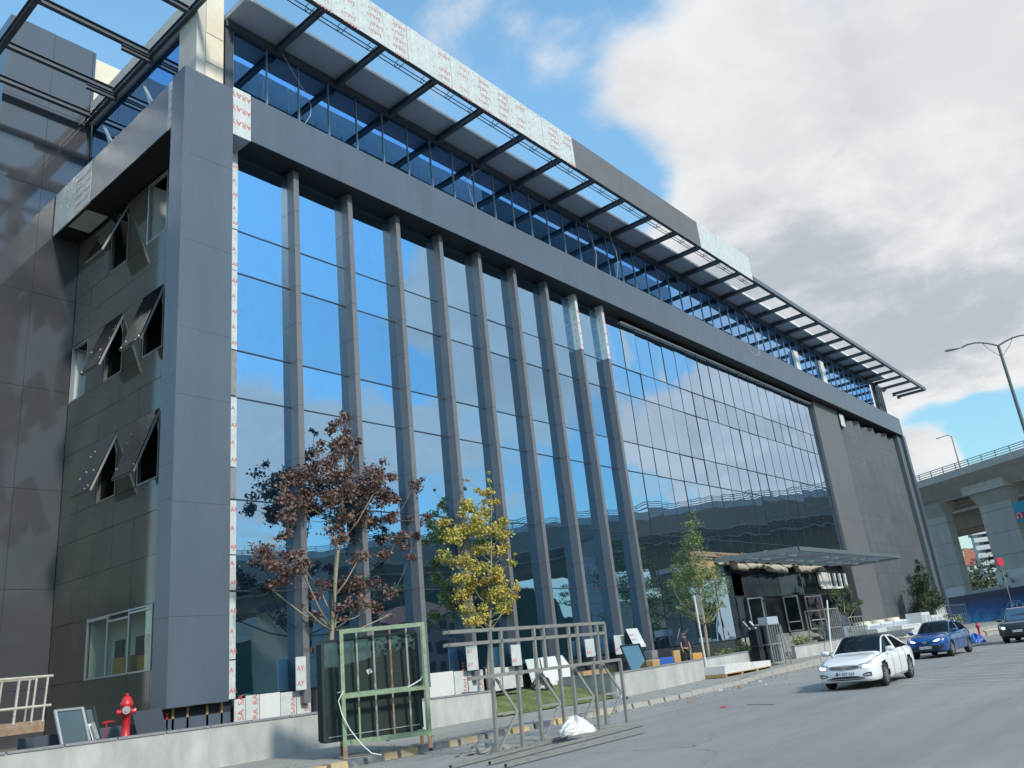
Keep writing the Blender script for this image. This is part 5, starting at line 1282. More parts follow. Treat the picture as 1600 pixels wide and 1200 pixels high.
# ------------------------------------------------------------------ cars
def catmull(p0, p1, p2, p3, t):
    return .5*((2*p1)+(-p0+p2)*t+(2*p0-5*p1+4*p2-p3)*t*t+(-p0+3*p1-3*p2+p3)*t**3)
def car(label, paint, loc, rz, st, cab, wheels, wr, ww, front, scale=1.0, roofmat=None, group=None):
    """st: control stations from tail to nose (x, halfwidth, zbottom, zshoulder, roof halfwidth, ztop);
       cab: station indices (rear glass start, roof rear, roof front, cowl)"""
    t = thing('car', label, 'car', loc, rz, group); RM = ROOT[t]
    def sec(s):
        x, hw, zb, zs, hr, zt = s; mid = zb+(zs-zb)*.52
        return [Vector(p) for p in ((x,0,zb),(x,hw*.80,zb),(x,hw*.965,zb+.07),(x,hw,mid),(x,hw*.975,zs-.06),(x,hw*.90,zs+.015),(x,hr,zt-.075),(x,hr*.80,zt-.012),(x,0,zt))]
    S = [sec(s) for s in st]; ns = len(S); K = 5; G_ = []; 
    for i in range(ns-1):
        for k in range(K):
            tt = k/K; a, b, c, d = S[max(i-1,0)], S[i], S[i+1], S[min(i+2,ns-1)]
            G_.append([catmull(a[j], b[j], c[j], d[j], tt) for j in range(9)])
    G_.append(S[-1])
    Q = 3; fine = []
    for row in G_:
        r_ = []
        for j in range(8):
            for q in range(Q):
                a, b, c, d = row[max(j-1,0)], row[j], row[j+1], row[min(j+2,8)]
                v = catmull(a, b, c, d, q/Q) if j not in (0,) else b.lerp(c, q/Q); v.y = max(0, v.y); r_.append(v)
        r_.append(row[8]); fine.append(r_)
    nr, nc = len(fine), len(fine[0])
    body, wind, side, rear, roof = MB(), MB(), MB(), MB(), MB()
    idx = {}
    def region(i, j):
        si = i//K; sj = j//Q
        a, b, c, d = cab
        if c <= si < d and sj >= 6: return wind
        if a <= si < b and sj >= 6: return rear
        if a <= si < d and sj == 5: return side
        if b <= si < c and sj >= 6: return roof
        return body
    for mbx, sgn in ((None,1),(None,-1)):
        for i in range(nr-1):
            for j in range(nc-1):
                q = [fine[i][j], fine[i+1][j], fine[i+1][j+1], fine[i][j+1]]
                c = sum(q, Vector())/4
                if j//Q <= 4 and c.y > .5*max(s[1] for s in st) and any((c.x-wx)**2+(c.z-wr)**2 < (wr+.045)**2 for wx in wheels): continue
                R_ = region(i, j); P = [RM @ Vector((p.x, p.y*sgn, p.z)) for p in q]
                R_.add(P, [(0,1,2,3) if sgn > 0 else (3,2,1,0)])
    # close nose and tail
    for row, fl_ in ((fine[0], 1), (fine[-1], 0)):
        P = [RM @ p for p in row]+[RM @ Vector((p.x,-p.y,p.z)) for p in row[::-1]]
        body.add(P, [tuple(range(len(P)))])
    def weld(mb):
        bm = bmesh.new(); vs = [bm.verts.new(p) for p in mb.v]; bm.verts.ensure_lookup_table()
        for f in mb.f:
            try: bm.faces.new([vs[i] for i in f])
            except ValueError: pass
        bmesh.ops.remove_doubles(bm, verts=bm.verts, dist=.0008)
        bmesh.ops.recalc_face_normals(bm, faces=bm.faces)
        o = MB(); bm.verts.index_update(); o.v = [v.co.copy() for v in bm.verts]; o.f = [[v.index for v in f.verts] for f in bm.faces]; o.mi = [0]*len(o.f); bm.free(); return o
    bd = weld(body); bo = bd.build('body', paint, t, smooth=True)
    weld(wind).build('windscreen', 'glass_car', t, smooth=True)
    if rear.f: weld(rear).build('rear_window', 'glass_car', t, smooth=True)
    weld(roof).build('roof', roofmat or paint, t, smooth=True)
    for sgn, nm in ((1,1),(-1,-1)):
        m2 = MB(); sv_ = MB(); inv = RM.inverted()
        for f in side.f:
            if ((inv @ side.v[f[0]]).y+(inv @ side.v[f[1]]).y)*sgn > 0: m2.add([side.v[k] for k in f], [(0,1,2,3)])
        weld(m2).build('side_window', 'glass_car', t, smooth=True)
    a, b, c, d = cab
    # pillars along the glass edges
    P = MB()
    for sgn in (1, -1):
        def lp(i0, i1, j): return [RM @ Vector((fine[i][j].x, fine[i][j].y*sgn, fine[i][j].z)) for i in range(i0, i1+1)]
        P.tube(lp(c*K, d*K, 6*Q), .030, 5); P.tube(lp(a*K, b*K, 6*Q), .035, 5); P.tube(lp(b*K, c*K, 6*Q), .022, 5)
        im = (b+c)*K//2; P.tube([RM @ Vector((fine[im][j].x, fine[im][j].y*sgn, fine[im][j].z)) for j in range(5*Q, 6*Q+1)], .035, 5)
    P.build('pillars', paint, t, smooth=True)
    sm_ = MB()
    for sgn in (1, -1):
        for i_ in (a*K+6, (b+c)*K//2, c*K+2):
            sm_.tube([RM @ Vector((fine[i_][j].x, (fine[i_][j].y+.001)*sgn, fine[i_][j].z)) for j in range(2*Q-1, 5*Q+1)], .0065, 4)
        sm_.tube([RM @ Vector((fine[i_][2*Q].x, fine[i_][2*Q].y*sgn, fine[i_][2*Q].z)) for i_ in range(a*K+6, c*K+3)], .0065, 4)
        sm_.tube([RM @ Vector((fine[i_][6*Q].x, fine[i_][6*Q].y*sgn, fine[i_][6*Q].z+.002)) for i_ in range(d*K, nr-K)], .0065, 4)
    sm_.build('panel_gap', 'black', t)
    for sgn in (1, -1):
        for i_ in (a*K+8, (b+c)*K//2+2):
            p_ = fine[i_][4*Q]; hm = MB(); hm.tube([RM @ Vector((p_.x-.09, (p_.y+.012)*sgn, p_.z)), RM @ Vector((p_.x+.09, (p_.y+.012)*sgn, p_.z))], .014, 6); hm.build('door_handle', paint, t)
    um = MB(); hw = max(s[1] for s in st)
    um.obox(RM @ Vector(((wheels[0]+wheels[1])/2,0,.42)), (RM.to_3x3() @ Vector((1,0,0)))*(abs(wheels[1]-wheels[0])/2+wr+.1), (RM.to_3x3() @ Vector((0,1,0)))*(hw*.74), V(0,0,.20)); um.build('underbody', 'black', t)
    for wx in wheels:
        for sgn in (1,-1):
            w = MB(); c0 = Vector((wx, sgn*(hw-ww/2-.01), wr))
            def L_(r, h, n, mb, col=None):
                pass
            prof = [(wr*.62,-ww/2),(wr*.9,-ww/2),(wr,-ww*.36),(wr,ww*.36),(wr*.9,ww/2),(wr*.66,ww/2)]
            tmp = MB(); tmp.lathe(c0, prof, 26, 'y'); tmp.v = [RM @ p for p in tmp.v]; wo = tmp.build('wheel', 'tyre', t, smooth=True)
            tmp = MB(); o_ = sgn*(ww/2)
            tmp.lathe(c0, [(wr*.66, o_*.55),(wr*.66, o_*.98),(wr*.6,o_*.98),(wr*.57,o_*.6),(.01,o_*.55)], 22, 'y')
            for k in range(5):
                an = k*2*math.pi/5; dv = Vector((math.cos(an),0,math.sin(an))); sd_ = Vector((-math.sin(an),0,math.cos(an)))
                for e_ in (-.16,.16): tmp.obox(c0+Vector((0,o_*.9,0))+dv*(wr*.33)+sd_*(e_*wr*.6), (dv+sd_*e_*.6)*(wr*.30), Vector((0,.012,0)), sd_*.018)
            tmp.v = [RM @ p for p in tmp.v]; tmp.build('rim', 'rim', wo)
    # projection of flat outlines on the front
    tree_ = BVHTree.FromPolygons([tuple(RM.inverted() @ v) for v in bd.v], bd.f)
    def proj(y, z, off):
        h = tree_.ray_cast(Vector((6, y, z)), Vector((-1,0,0)))
        x = h[0].x if h[0] is not None else st[-1][0]-.3
        return RM @ Vector((x+off, y, z))
    def strip(ys, zlo, zhi, m_, name, off=.008, mirror=False, parent=t, n=10):
        for sg in ((1,-1) if mirror else (1,)):
            mb = MB(); pts = []
            for k in range(n+1):
                f = k/n*(len(ys)-1); i = min(int(f), len(ys)-2); q = f-i
                y = ys[i]*(1-q)+ys[i+1]*q; a_ = zlo[i]*(1-q)+zlo[i+1]*q; b_ = zhi[i]*(1-q)+zhi[i+1]*q
                for e_ in (0,.5,1): pts.append(proj(y*sg, a_*(1-e_)+b_*e_, off))
            for k in range(n):
                for e_ in (0,1):
                    o = k*3+e_; mb.add([pts[o], pts[o+3], pts[o+4], pts[o+1]], [(0,1,2,3) if sg > 0 else (3,2,1,0)])
            mb.build(name, m_, parent, smooth=True)
    front(t, strip, proj, RM)
    for sgn in (1,-1):
        mb = MB(); xm = st[cab[3]][0]-.12; zm = st[cab[3]][3]+.08
        c0 = Vector((xm, sgn*(hw+.09), zm+.04)); 
        for p in ((c0+Vector((0,-sgn*.10,-.05)), c0),): mb.tube([RM @ (c0+Vector((-.05,-sgn*.16,-.06))), RM @ (c0+Vector((0,-sgn*.06,-.03)))], .025, 6)
        mb.lathe(c0, [(.01,-.12),(.07,-.10),(.085,-.02),(.085,.05),(.06,.09),(.01,.10)], 12, 'x') if False else None
        mb2 = MB(); mb2.lathe((0,0,0), [(.01,-.13),(.062,-.11),(.078,-.03),(.078,.05),(.055,.11),(.01,.125)], 12, 'y')
        mb2.v = [RM @ (Vector((p.x*.8, p.y, p.z))+c0) for p in mb2.v]
        o = mb2.build('wing_mirror', paint, t, smooth=True); mb.build('mirror_arm', 'black_plastic', o)
    return t
def plate(t, RM, x, z, txt, w=.52, h=.112, stripm=True):
    mb = MB(); f = RM.to_3x3(); c = RM @ Vector((x,0,z)); X = f @ Vector((1,0,0)); Y_ = f @ Vector((0,1,0))
    mb.obox(c, X*.006, Y_*(w/2), V(0,0,h/2)); o = mb.build('number_plate', 'plate_white', t)
    if stripm:
        mb = MB(); mb.obox(c+Y_*(-w/2+.025)*(1)+X*.003, X*.005, Y_*.024, V(0,0,h/2-.004)); mb.build('plate_band', 'plate_blue', o)
    mb = MB(); sz = .115; wd = glyphs(txt)[2]*sz
    text(mb, txt, c+X*.0085+Y_*(-.0-wd/2+.02)+V(0,0,-.04), Y_, V(0,0,1), sz); mb.build('plate_text', 'black', o)
SED = [(-2.37,.70,.42,.86,.60,1.00),(-2.28,.83,.30,.93,.68,1.08),(-1.85,.90,.22,.97,.72,1.13),(-1.15,.915,.19,.97,.60,1.40),(-.55,.915,.18,.96,.63,1.455),(.15,.915,.18,.95,.62,1.43),(.98,.915,.19,.90,.74,1.00),(1.55,.905,.20,.82,.74,.93),(2.05,.88,.20,.74,.72,.85),(2.30,.80,.22,.66,.66,.76),(2.39,.66,.26,.58,.56,.68)]
def front_sedan(t, strip, proj, RM):
    strip([-.42,-.30,0,.30,.42],[.60,.575,.57,.575,.60],[.67,.69,.70,.69,.67], 'black', 'grille', .006)
    for z in (.60,.635,.67): strip([-.41,0,.41],[z-.007,z-.009,z-.007],[z+.005,z+.006,z+.005], 'chrome', 'grille_bar', .014)
    strip([.42,.60,.78],[.60,.60,.64],[.67,.70,.745], 'headlight', 'headlight', .008, True)
    strip([.55,.66,.74],[.61,.61,.635],[.66,.665,.68], 'lamp_on', 'headlight_bulb', .016, True)
    strip([.44,.60,.76],[.675,.705,.75],[.69,.72,.765], 'black_plastic', 'lamp_surround', .012, True)
    strip([-.56,-.4,0,.4,.56],[.30,.275,.27,.275,.30],[.33,.355,.36,.355,.33], 'black', 'lower_intake', .006)
    strip([-.55,0,.55],[.305,.305,.305],[.32,.32,.32], 'chrome', 'intake_bar', .014)
    strip([-.40,0,.40],[.355,.355,.355],[.375,.38,.375], 'black', 'lower_intake', .008)
    strip([.52,.64,.76],[.39,.36,.36],[.43,.465,.47], 'black_plastic', 'fog_lamp', .008, True)
    strip([.56,.65,.72],[.395,.385,.385],[.42,.43,.43], 'headlight', 'fog_lamp_glass', .016, True)
    c = proj(0, .635, .02); X = RM.to_3x3() @ Vector((1,0,0)); Y_ = RM.to_3x3() @ Vector((0,1,0))
    mb = MB(); n = 20
    ring = []
    for k in range(n):
        a0_, a1_ = 2*math.pi*k/n, 2*math.pi*(k+1)/n
        mb.bar(c+Y_*math.cos(a0_)*.062+V(0,0,math.sin(a0_)*.062), c+Y_*math.cos(a1_)*.062+V(0,0,math.sin(a1_)*.062), .014, .012, up=X)
    for s_ in (-1,1):
        mb.bar(c+Y_*s_*.030+V(0,0,.045), c+V(0,0,.008)+Y_*s_*.006, .010, .010, up=X)
        mb.bar(c+Y_*s_*.052+V(0,0,.018), c+Y_*s_*.024+V(0,0,-.045), .010, .010, up=X); mb.bar(c+Y_*s_*.024+V(0,0,-.045), c+V(0,0,-.002), .010, .010, up=X)
    mb.build('emblem', 'chrome', t)
    plate(t, RM, (RM.inverted() @ proj(0,.46,.012)).x, .455, '34 EEP 624')
pA = at(1283,1079,Z=0); pB = at(1396,1077,Z=0)
wc = Vector((26.2+2.1, 9.15, 0))
car('white saloon car with headlights on driving towards the camera', 'car_white', (28.35, 9.42, 0.004), R(180+1.5), SED, (2,4,5,6), (-1.38, 1.42), .335, .215, front_sedan, roofmat='black')
CHR = [(-2.15,.60,.50,.95,.55,1.10),(-2.05,.80,.38,1.02,.62,1.22),(-1.55,.90,.26,1.08,.58,1.46),(-.8,.90,.24,1.04,.60,1.545),(.05,.90,.23,1.00,.60,1.52),(.85,.90,.24,.98,.72,1.06),(1.45,.90,.25,.93,.72,1.00),(1.9,.87,.26,.86,.70,.92),(2.12,.76,.30,.76,.60,.82),(2.20,.60,.34,.66,.50,.72)]
def front_chr(t, strip, proj, RM):
    strip([-.66,-.45,0,.45,.66],[.40,.36,.34,.36,.40],[.46,.56,.58,.56,.46], 'black_plastic', 'lower_grille', .008)
    strip([-.60,-.3,0,.3,.60],[.70,.65,.62,.65,.70],[.72,.68,.66,.68,.72], 'black', 'upper_grille', .010)
    strip([.36,.58,.80],[.70,.71,.80],[.74,.83,.93], 'headlight', 'headlight', .008, True)
    strip([.42,.52,.62],[.71,.72,.74],[.75,.78,.81], 'lamp_on', 'headlight_bulb', .016, True)
    strip([.62,.72,.80],[.46,.44,.46],[.52,.56,.58], 'black_plastic', 'fog_lamp', .008, True)
    strip([-.7,0,.7],[.29,.27,.29],[.32,.32,.32], 'black_plastic', 'bumper_lip', .008)
    c = proj(0, .70, .015); X = RM.to_3x3() @ Vector((1,0,0)); Y_ = RM.to_3x3() @ Vector((0,1,0)); mb = MB()
    for (ra, rb) in ((.085,.052),(.04,.05),(.075,.022)):
        for k in range(16):
            a0_, a1_ = 2*math.pi*k/16, 2*math.pi*(k+1)/16
            mb.bar(c+Y_*math.cos(a0_)*ra+V(0,0,math.sin(a0_)*rb), c+Y_*math.cos(a1_)*ra+V(0,0,math.sin(a1_)*rb), .010, .010, up=X)
    mb.build('emblem', 'chrome', t)
    plate(t, RM, (RM.inverted() @ proj(0,.48,.014)).x, .47, '34 BK 4402', stripm=False)
car('blue compact crossover car with headlights on behind the white car', 'car_blue', (43.9, 11.05, 0.004), R(180-3), CHR, (1,3,4,5), (-1.30, 1.34), .345, .22, front_chr)
SUVS = [(-2.2,.80,.45,1.05,.72,1.30),(-2.12,.92,.36,1.10,.72,1.62),(-1.4,.95,.30,1.10,.70,1.73),(-.4,.95,.28,1.08,.70,1.75),(.35,.95,.28,1.06,.70,1.72),(.95,.95,.30,1.04,.80,1.13),(1.5,.95,.30,1.02,.82,1.10),(2.0,.93,.32,.99,.82,1.05),(2.2,.88,.36,.92,.78,.98),(2.25,.82,.40,.85,.70,.90)]
def front_suv(t, strip, proj, RM):
    strip([-.42,0,.42],[.70,.70,.70],[.86,.87,.86], 'black_plastic', 'grille', .008)
    for z in (.74,.79,.84): strip([-.40,0,.40],[z-.008]*3,[z+.008]*3, 'chrome', 'grille_bar', .016)
    strip([.48,.62,.80],[.70,.68,.72],[.86,.88,.88], 'headlight', 'headlight', .010, True)
    strip([.56,.62,.68],[.74,.73,.74],[.82,.83,.82], 'lamp_on', 'headlight_bulb', .018, True)
    strip([-.6,0,.6],[.38,.36,.38],[.50,.50,.50], 'black_plastic', 'lower_grille', .008)
    plate(t, RM, (RM.inverted() @ proj(0,.6,.014)).x, .60, '34 VH 118')
car('dark green off-road car with square lights cut by the right edge of the photo', 'car_dark', (53.9, 9.05, 0.004), R(180-2), SUVS, (1,3,4,5), (-1.33, 1.33), .37, .24, front_suv)

# ------------------------------------------------------------------ the worker
def skin_mesh(name, joints, edges, mname, parent, sub=2, root=0):
    """joints: world position, radius (x, y)"""
    me = bpy.data.meshes.new(name); ob = bpy.data.objects.new(name, me); COL.objects.link(ob)
    inv = ROOT[parent].inverted(); ob.parent = parent; ROOT[ob] = ROOT[parent]
    me.from_pydata([tuple(inv @ Vector(j[0])) for j in joints], edges, [])
    md = ob.modifiers.new('skin', 'SKIN'); md.use_smooth_shade = True; md.use_x_symmetry = False
    if not me.skin_vertices:
        bm = bmesh.new(); bm.from_mesh(me); bm.verts.layers.skin.verify(); bm.to_mesh(me); bm.free()
    sk = me.skin_vertices[0].data
    for i, j in enumerate(joints):
        r_ = j[1] if isinstance(j[1], tuple) else (j[1], j[1]); sk[i].radius = r_; sk[i].use_root = (i == root)
    s = ob.modifiers.new('sub', 'SUBSURF'); s.levels = sub; s.render_levels = sub
    me.materials.append(MATS[mname]); return ob
wz = .68
hp_ = at(1067, 986, Y=19.75)
person = thing('person', 'worker in dark T-shirt and dark trousers standing behind the low wall', 'person', (hp_.x, 19.75, wz), R(-20))
PM = ROOT[person]
wk = (hp_.z-wz)/1.76      # scale so that the head reaches its height in the picture
def W3(x, y, z): return PM @ Vector((x*wk, y*wk, z*wk))
J = []; E_ = []
def jn(x, y, z, r): J.append((W3(x,y,z), tuple(q*wk for q in r) if isinstance(r, tuple) else r*wk)); return len(J)-1
def ch(ids): 
    for a, b in zip(ids, ids[1:]): E_.append((a, b))
# local: faces -Y, x to its left in the picture = -x
pel = jn(0,0,.95,(.150,.105)); wst = jn(0,0,1.10,(.135,.095)); chs = jn(0,-.01,1.30,(.165,.11)); upc = jn(0,0,1.43,(.10,.085)); nk = jn(0,-.005,1.50,.055); hd0 = jn(0,-.015,1.58,.075); hd1 = jn(0,-.015,1.66,.095); hd2 = jn(0,-.01,1.72,.07)
ch([pel,wst,chs,upc,nk,hd0,hd1,hd2])
hands = []
for s in (-1, 1):
    hip = jn(s*.09,0,.90,.092); kn = jn(s*.12,-.02+.03*s,.50,.058); cf = jn(s*.125,.0,.34,.056); an = jn(s*.13,.02,.10,.036); toe = jn(s*.15,-.14,.035,.036); ch([pel,hip,kn,cf,an,toe])
    sh = jn(s*.175,0,1.42,.062); el = jn(s*.25,.02,1.14,.040); fa = jn(s*.262,-.03,1.02,.038); wr_ = jn(s*.27,-.07,.90,.024); pm = jn(s*.272,-.085,.84,(.022,.038)); ch([upc,sh,el,fa,wr_,pm])
    hands.append((s, pm))
    for f, (dy, ln) in enumerate(((-.030,.070),(-.010,.082),(.010,.078),(.028,.062))):
        a_ = jn(s*.272,-.085+dy,.805,.0105); b_ = jn(s*.270,-.088+dy*1.1,.805-ln*.45,.0095); c_ = jn(s*.262,-.092+dy*1.1,.805-ln,.0080); ch([pm,a_,b_,c_])
    a_ = jn(s*.258,-.122,.835,.012); b_ = jn(s*.250,-.140,.805,.010); c_ = jn(s*.246,-.146,.778,.009); ch([pm,a_,b_,c_])
bodyo = skin_mesh('body', J, E_, 'skin', person, 2)
def cloth(name, pts, edges, m_): return skin_mesh(name, [(W3(*p[0]), tuple(q*wk for q in p[1]) if isinstance(p[1], tuple) else p[1]*wk) for p in pts], edges, m_, person, 2)
cloth('t_shirt', [((0,0,.93),(.170,.122)),((0,0,1.08),(.158,.112)),((0,-.01,1.30),(.185,.125)),((0,0,1.425),(.12,.10)),((0,0,1.475),(.066,.062)),((-.18,0,1.425),.080),((-.228,.01,1.24),.062),((.18,0,1.425),.080),((.228,.01,1.24),.062)], [(0,1),(1,2),(2,3),(3,4),(3,5),(5,6),(3,7),(7,8)], 'shirt')
cloth('trousers', [((0,0,.95),(.165,.118)),((-.09,0,.86),.108),((-.12,-.05,.50),.076),((-.13,.02,.12),.058),((.09,0,.86),.108),((.12,.01,.50),.076),((.13,.02,.12),.058)], [(0,1),(1,2),(2,3),(0,4),(4,5),(5,6)], 'trousers')
mb = MB(); nu, nv = 16, 8
for j in range(nv+1):
    th = math.pi*.62*j/nv
    for i in range(nu):
        a = 2*math.pi*i/nu; fr = 1 if math.sin(a) > -.3 else .72
        tt = th*fr; mb.v.append(W3(.098*math.sin(tt)*math.cos(a), -.008+.112*math.sin(tt)*math.sin(a), 1.665+.118*math.cos(tt)))
for j in range(nv):
    for i in range(nu): mb.f.append([j*nu+i,(j+1)*nu+i,(j+1)*nu+(i+1)%nu,j*nu+(i+1)%nu]); mb.mi.append(0)
mb.build('hair', 'hair', person, smooth=True)
mb = MB(); mb.lathe(W3(0,-.075,1.575), [(.01,-.045*wk),(.05*wk,-.035*wk),(.062*wk,0),(.04*wk,.035*wk)], 12); mb.build('beard', 'hair', person, smooth=True)
mb = MB(); mb.add([W3(-.013,-.105,1.635),W3(.013,-.105,1.635),W3(0,-.138,1.628),W3(0,-.102,1.675)], [(0,1,2),(0,2,3),(1,3,2)]); mb.build('nose', 'skin', person)
for s in (-1,1):
    mb = MB(); mb.lathe(W3(s*.034,-.098,1.668), [(.004,-.008),(.014,-.003),(.014,.003),(.004,.008)], 8); mb.build('eye', 'black', person)
    mb = MB(); mb.obox(W3(s*.098,-.005,1.655), V(.012,0,0), V(0,.02,0), V(0,0,.03)); mb.build('ear', 'skin', person)
    mb = MB(); mb.tube([W3(s*.13,.05,.05), W3(s*.14,-.05,.05), W3(s*.15,-.16,.035)], [.05,.052,.04], 10); mb.build('shoe', 'black', person, smooth=True)
mb = MB(); mb.bar(W3(-.024,-.112,1.602), W3(.024,-.112,1.602), .008, .010); mb.build('mouth', 'red_paint', person)

# ------------------------------------------------------------------ street lamp
def lamp_head(mb, p, d, s=1.0):
    d = d.normalized(); a = Vector((-d.y, d.x, 0)); prof = [(0,.03),(.12,.07),(.35,.13),(.6,.13),(.72,.07),(.76,.01)]
    o = len(mb.v)
    for u_, w in prof:
        c = p+d*u_*s
        for k in range(8):
            t_ = 2*math.pi*k/8; mb.v.append(c+a*(w*s*math.cos(t_))+V(0,0,.45*w*s*math.sin(t_)))
    for i in range(len(prof)-1):
        for k in range(8): mb.f.append([o+i*8+k, o+i*8+(k+1)%8, o+(i+1)*8+(k+1)%8, o+(i+1)*8+k]); mb.mi.append(mb.cur)
sl = thing('street_lamp', 'tall double-armed grey street lamp at the right edge', 'street lamp', (33.3, 3.87, 0))
jt = V(33.3,3.87,10.85)
mb = MB(); mb.tube([V(33.3,3.87,0), V(33.3,3.87,5), jt+V(0,0,.02)], [.10,.075,.05], 12); mb.build('pole', 'steel_blue', sl)
hd_ = at(1504,551,Y=4.95); dr = (hd_-jt); dr.z = 0; dl = dr.length; dr.normalize()
for s in (1,-1):
    pts = [jt+dr*s*dl*f+V(0,0,(.45 if s < 0 else .0)+(-.0)) for f in (0,)]
    pts = [jt+dr*s*(dl*f)+V(0,0,.0+(hd_.z-jt.z)*f+.28*math.sin(f*math.pi*.75)) for f in (0,.2,.4,.6,.8,1.0)] if s > 0 else [jt+dr*s*(dl*f*1.1)+V(0,0,.28*math.sin(f*math.pi*.75)+(hd_.z-jt.z)*f*.5) for f in (0,.2,.4,.6,.8,1.0)]
    mb = MB(); mb.tube(pts, .032, 8); ar = mb.build('arm', 'steel_blue', sl)
    mb = MB(); lamp_head(mb, pts[-1]-dr*s*.05, dr*s+V(0,0,-.06), .85); mb.build('lamp_head', 'steel_rack', sl, smooth=True)
    mb = MB(); mb.tube([jt+V(0,0,-.45), jt+dr*s*dl*.3+V(0,0,-.05), pts[2]], .010, 5); mb.build('stay', 'steel_blue', sl)

# ------------------------------------------------------------------ viaduct
vu = Vector((.5604, .8282, 0)); vn = Vector((.8282, -.5604, 0)); VC = 74.39
def VP(t_, off, z): return vu*t_+vn*(VC+off)+V(0,0,z)
vd = thing('viaduct', 'long grey concrete road viaduct on pale piers crossing behind the building end', 'viaduct', tuple(VP(70,6,0)))
T0, T1 = -150, 190
mb = MB()
def vbox(mb, t0, t1, o0, o1, z0, z1, oo=None):
    P = [VP(t0,o0,z0),VP(t1,o0,z0),VP(t1,o1,z0),VP(t0,o1,z0),VP(t0,o0,z1),VP(t1,o0,z1),VP(t1,o1,z1),VP(t0,o1,z1)]
    mb.add(P, [(0,3,2,1),(4,5,6,7),(0,1,5,4),(1,2,6,5),(2,3,7,6),(3,0,4,7)])
mb.use('concrete'); vbox(mb, T0, T1, 0, 13, 16.35, 16.95)
for o0, o1, z0, z1 in ((2.2,2.8,14.4,16.35),(5.2,5.8,14.4,16.35),(8.2,8.8,14.4,16.35),(11,11.6,14.4,16.35)): vbox(mb, T0, T1, o0, o1, z0, z1)
P0 = [VP(T0,0,16.35),VP(T1,0,16.35),VP(T1,2.2,14.5),VP(T0,2.2,14.5)]; mb.add(P0, [(0,1,2,3)])
mb.build('deck', None, vd)
mb = MB(); mb.use('concrete_dark'); vbox(mb, T0, T1, 15, 28, 14.6, 15.3)
for o0 in (17,20,23,26): vbox(mb, T0, T1, o0, o0+.7, 12.7, 14.6)
mb.build('rear_deck', None, vd)
mb = MB(); mb.use('alu')
for z in (17.35,17.62,17.85):
    mb.tube([VP(T0,.15,z), VP(T1,.15,z)], .05, 6)
t_ = T0
while t_ < T1: mb.bar(VP(t_,.15,16.95), VP(t_,.15,17.88), .10, .08); t_ += 1.9
mb.use('concrete'); vbox(mb, T0, T1, 0.02, .35, 16.94, 17.15)
mb.build('railing', None, vd)
mb = MB(); mb.use('alu')
for z in (17.5,17.9): mb.tube([VP(T0,12.8,z), VP(T1,12.8,z)], .05, 6)
t_ = T0
while t_ < T1: mb.bar(VP(t_,12.8,16.95), VP(t_,12.8,17.9), .10, .08); t_ += 1.9
mb.build('railing', None, vd)
def pier(t0, w, o0=2.2, o1=3.2, ztop=14.4, cap=True):
    mb = MB(); mb.use('concrete_dark')
    P = []
    for z, k in ((-.1,0),(ztop-1.6,0),(ztop,.9 if cap else 0)):
        for (a, b) in ((t0-k*.3,o0-k),(t0+w+k*.3,o0-k),(t0+w+k*.3,o1+k),(t0-k*.3,o1+k)): P.append(VP(a,b,z))
    fs = []
    for i in (0,4): fs += [(i+j, i+(j+1)%4, i+4+(j+1)%4, i+4+j) for j in range(4)]
    fs += [(8,9,10,11)]; mb.add(P, fs); mb.use('seam')
    z = 2.4
    while z < ztop-1.7: vbox(mb, t0-.004, t0+w+.004, o0-.004, o1+.004, z, z+.03); z += 2.4
    mb.build('pier', None, vd)
pier(70.2, 4.4); pier(79.7, 3.2)
for t0 in (T0+10, -105, -70, -35, 0, 33, 112, 150): pier(t0, 3.4)
pier(84.5, 3.6, 18, 20, 12.7); pier(64.0, 3.6, 18, 20, 12.7); pier(44, 3.6, 18, 20, 12.7)
mb = MB(); mb.use('concrete'); vbox(mb, 69.6, 75.4, 1.2, 12.6, 14.2, 15.2); mb.build('crosshead', None, vd)
mb = MB(); mb.use('white_paint'); vbox(mb, 66, 74.66, 1.9, 2.15, .2, 5.6); mb.build('painted_panel', None, vd)
mb = MB(); mb.use('white_paint'); vbox(mb, 79.6, 84, 1.9, 2.15, .2, 4.6); mb.build('painted_panel', None, vd)
# lamp standing on the viaduct
q = VP(73.9,.5,16.95); vl = thing('street_lamp', 'small single-armed street lamp standing on the viaduct deck', 'street lamp', tuple(q))
mb = MB(); mb.tube([q, q+V(0,0,4.0)], [.09,.06], 8); mb.build('pole', 'steel_rack', vl)
mb = MB(); e = q+V(0,0,4.0); mb.tube([e, e+vu*.5+V(0,0,.3), e+vu*1.7+V(0,0,.35)], .045, 6); mb.build('arm', 'steel_rack', vl)
mb = MB(); lamp_head(mb, e+vu*1.6+V(0,0,.35), vu, .9); mb.build('lamp_head', 'steel_rack', vl)
for k, t_ in enumerate((40, 10, -20, -50)):
    q = VP(t_,.5,16.95); mb = MB(); l2 = thing('street_lamp', 'street lamp on the stretch of viaduct seen only mirrored in the glass', 'street lamp', tuple(q), group='lamps on the viaduct seen only in reflection')
    mb.tube([q, q+V(0,0,6)], [.1,.06], 8); mb.build('pole', 'steel_rack', l2); mb = MB(); e = q+V(0,0,6)
    mb.tube([e, e+vn*-1.2+V(0,0,.3)], .05, 6); lamp_head(mb, e+vn*-1.1+V(0,0,.3), -vn, .9); mb.build('arm', 'steel_rack', l2)

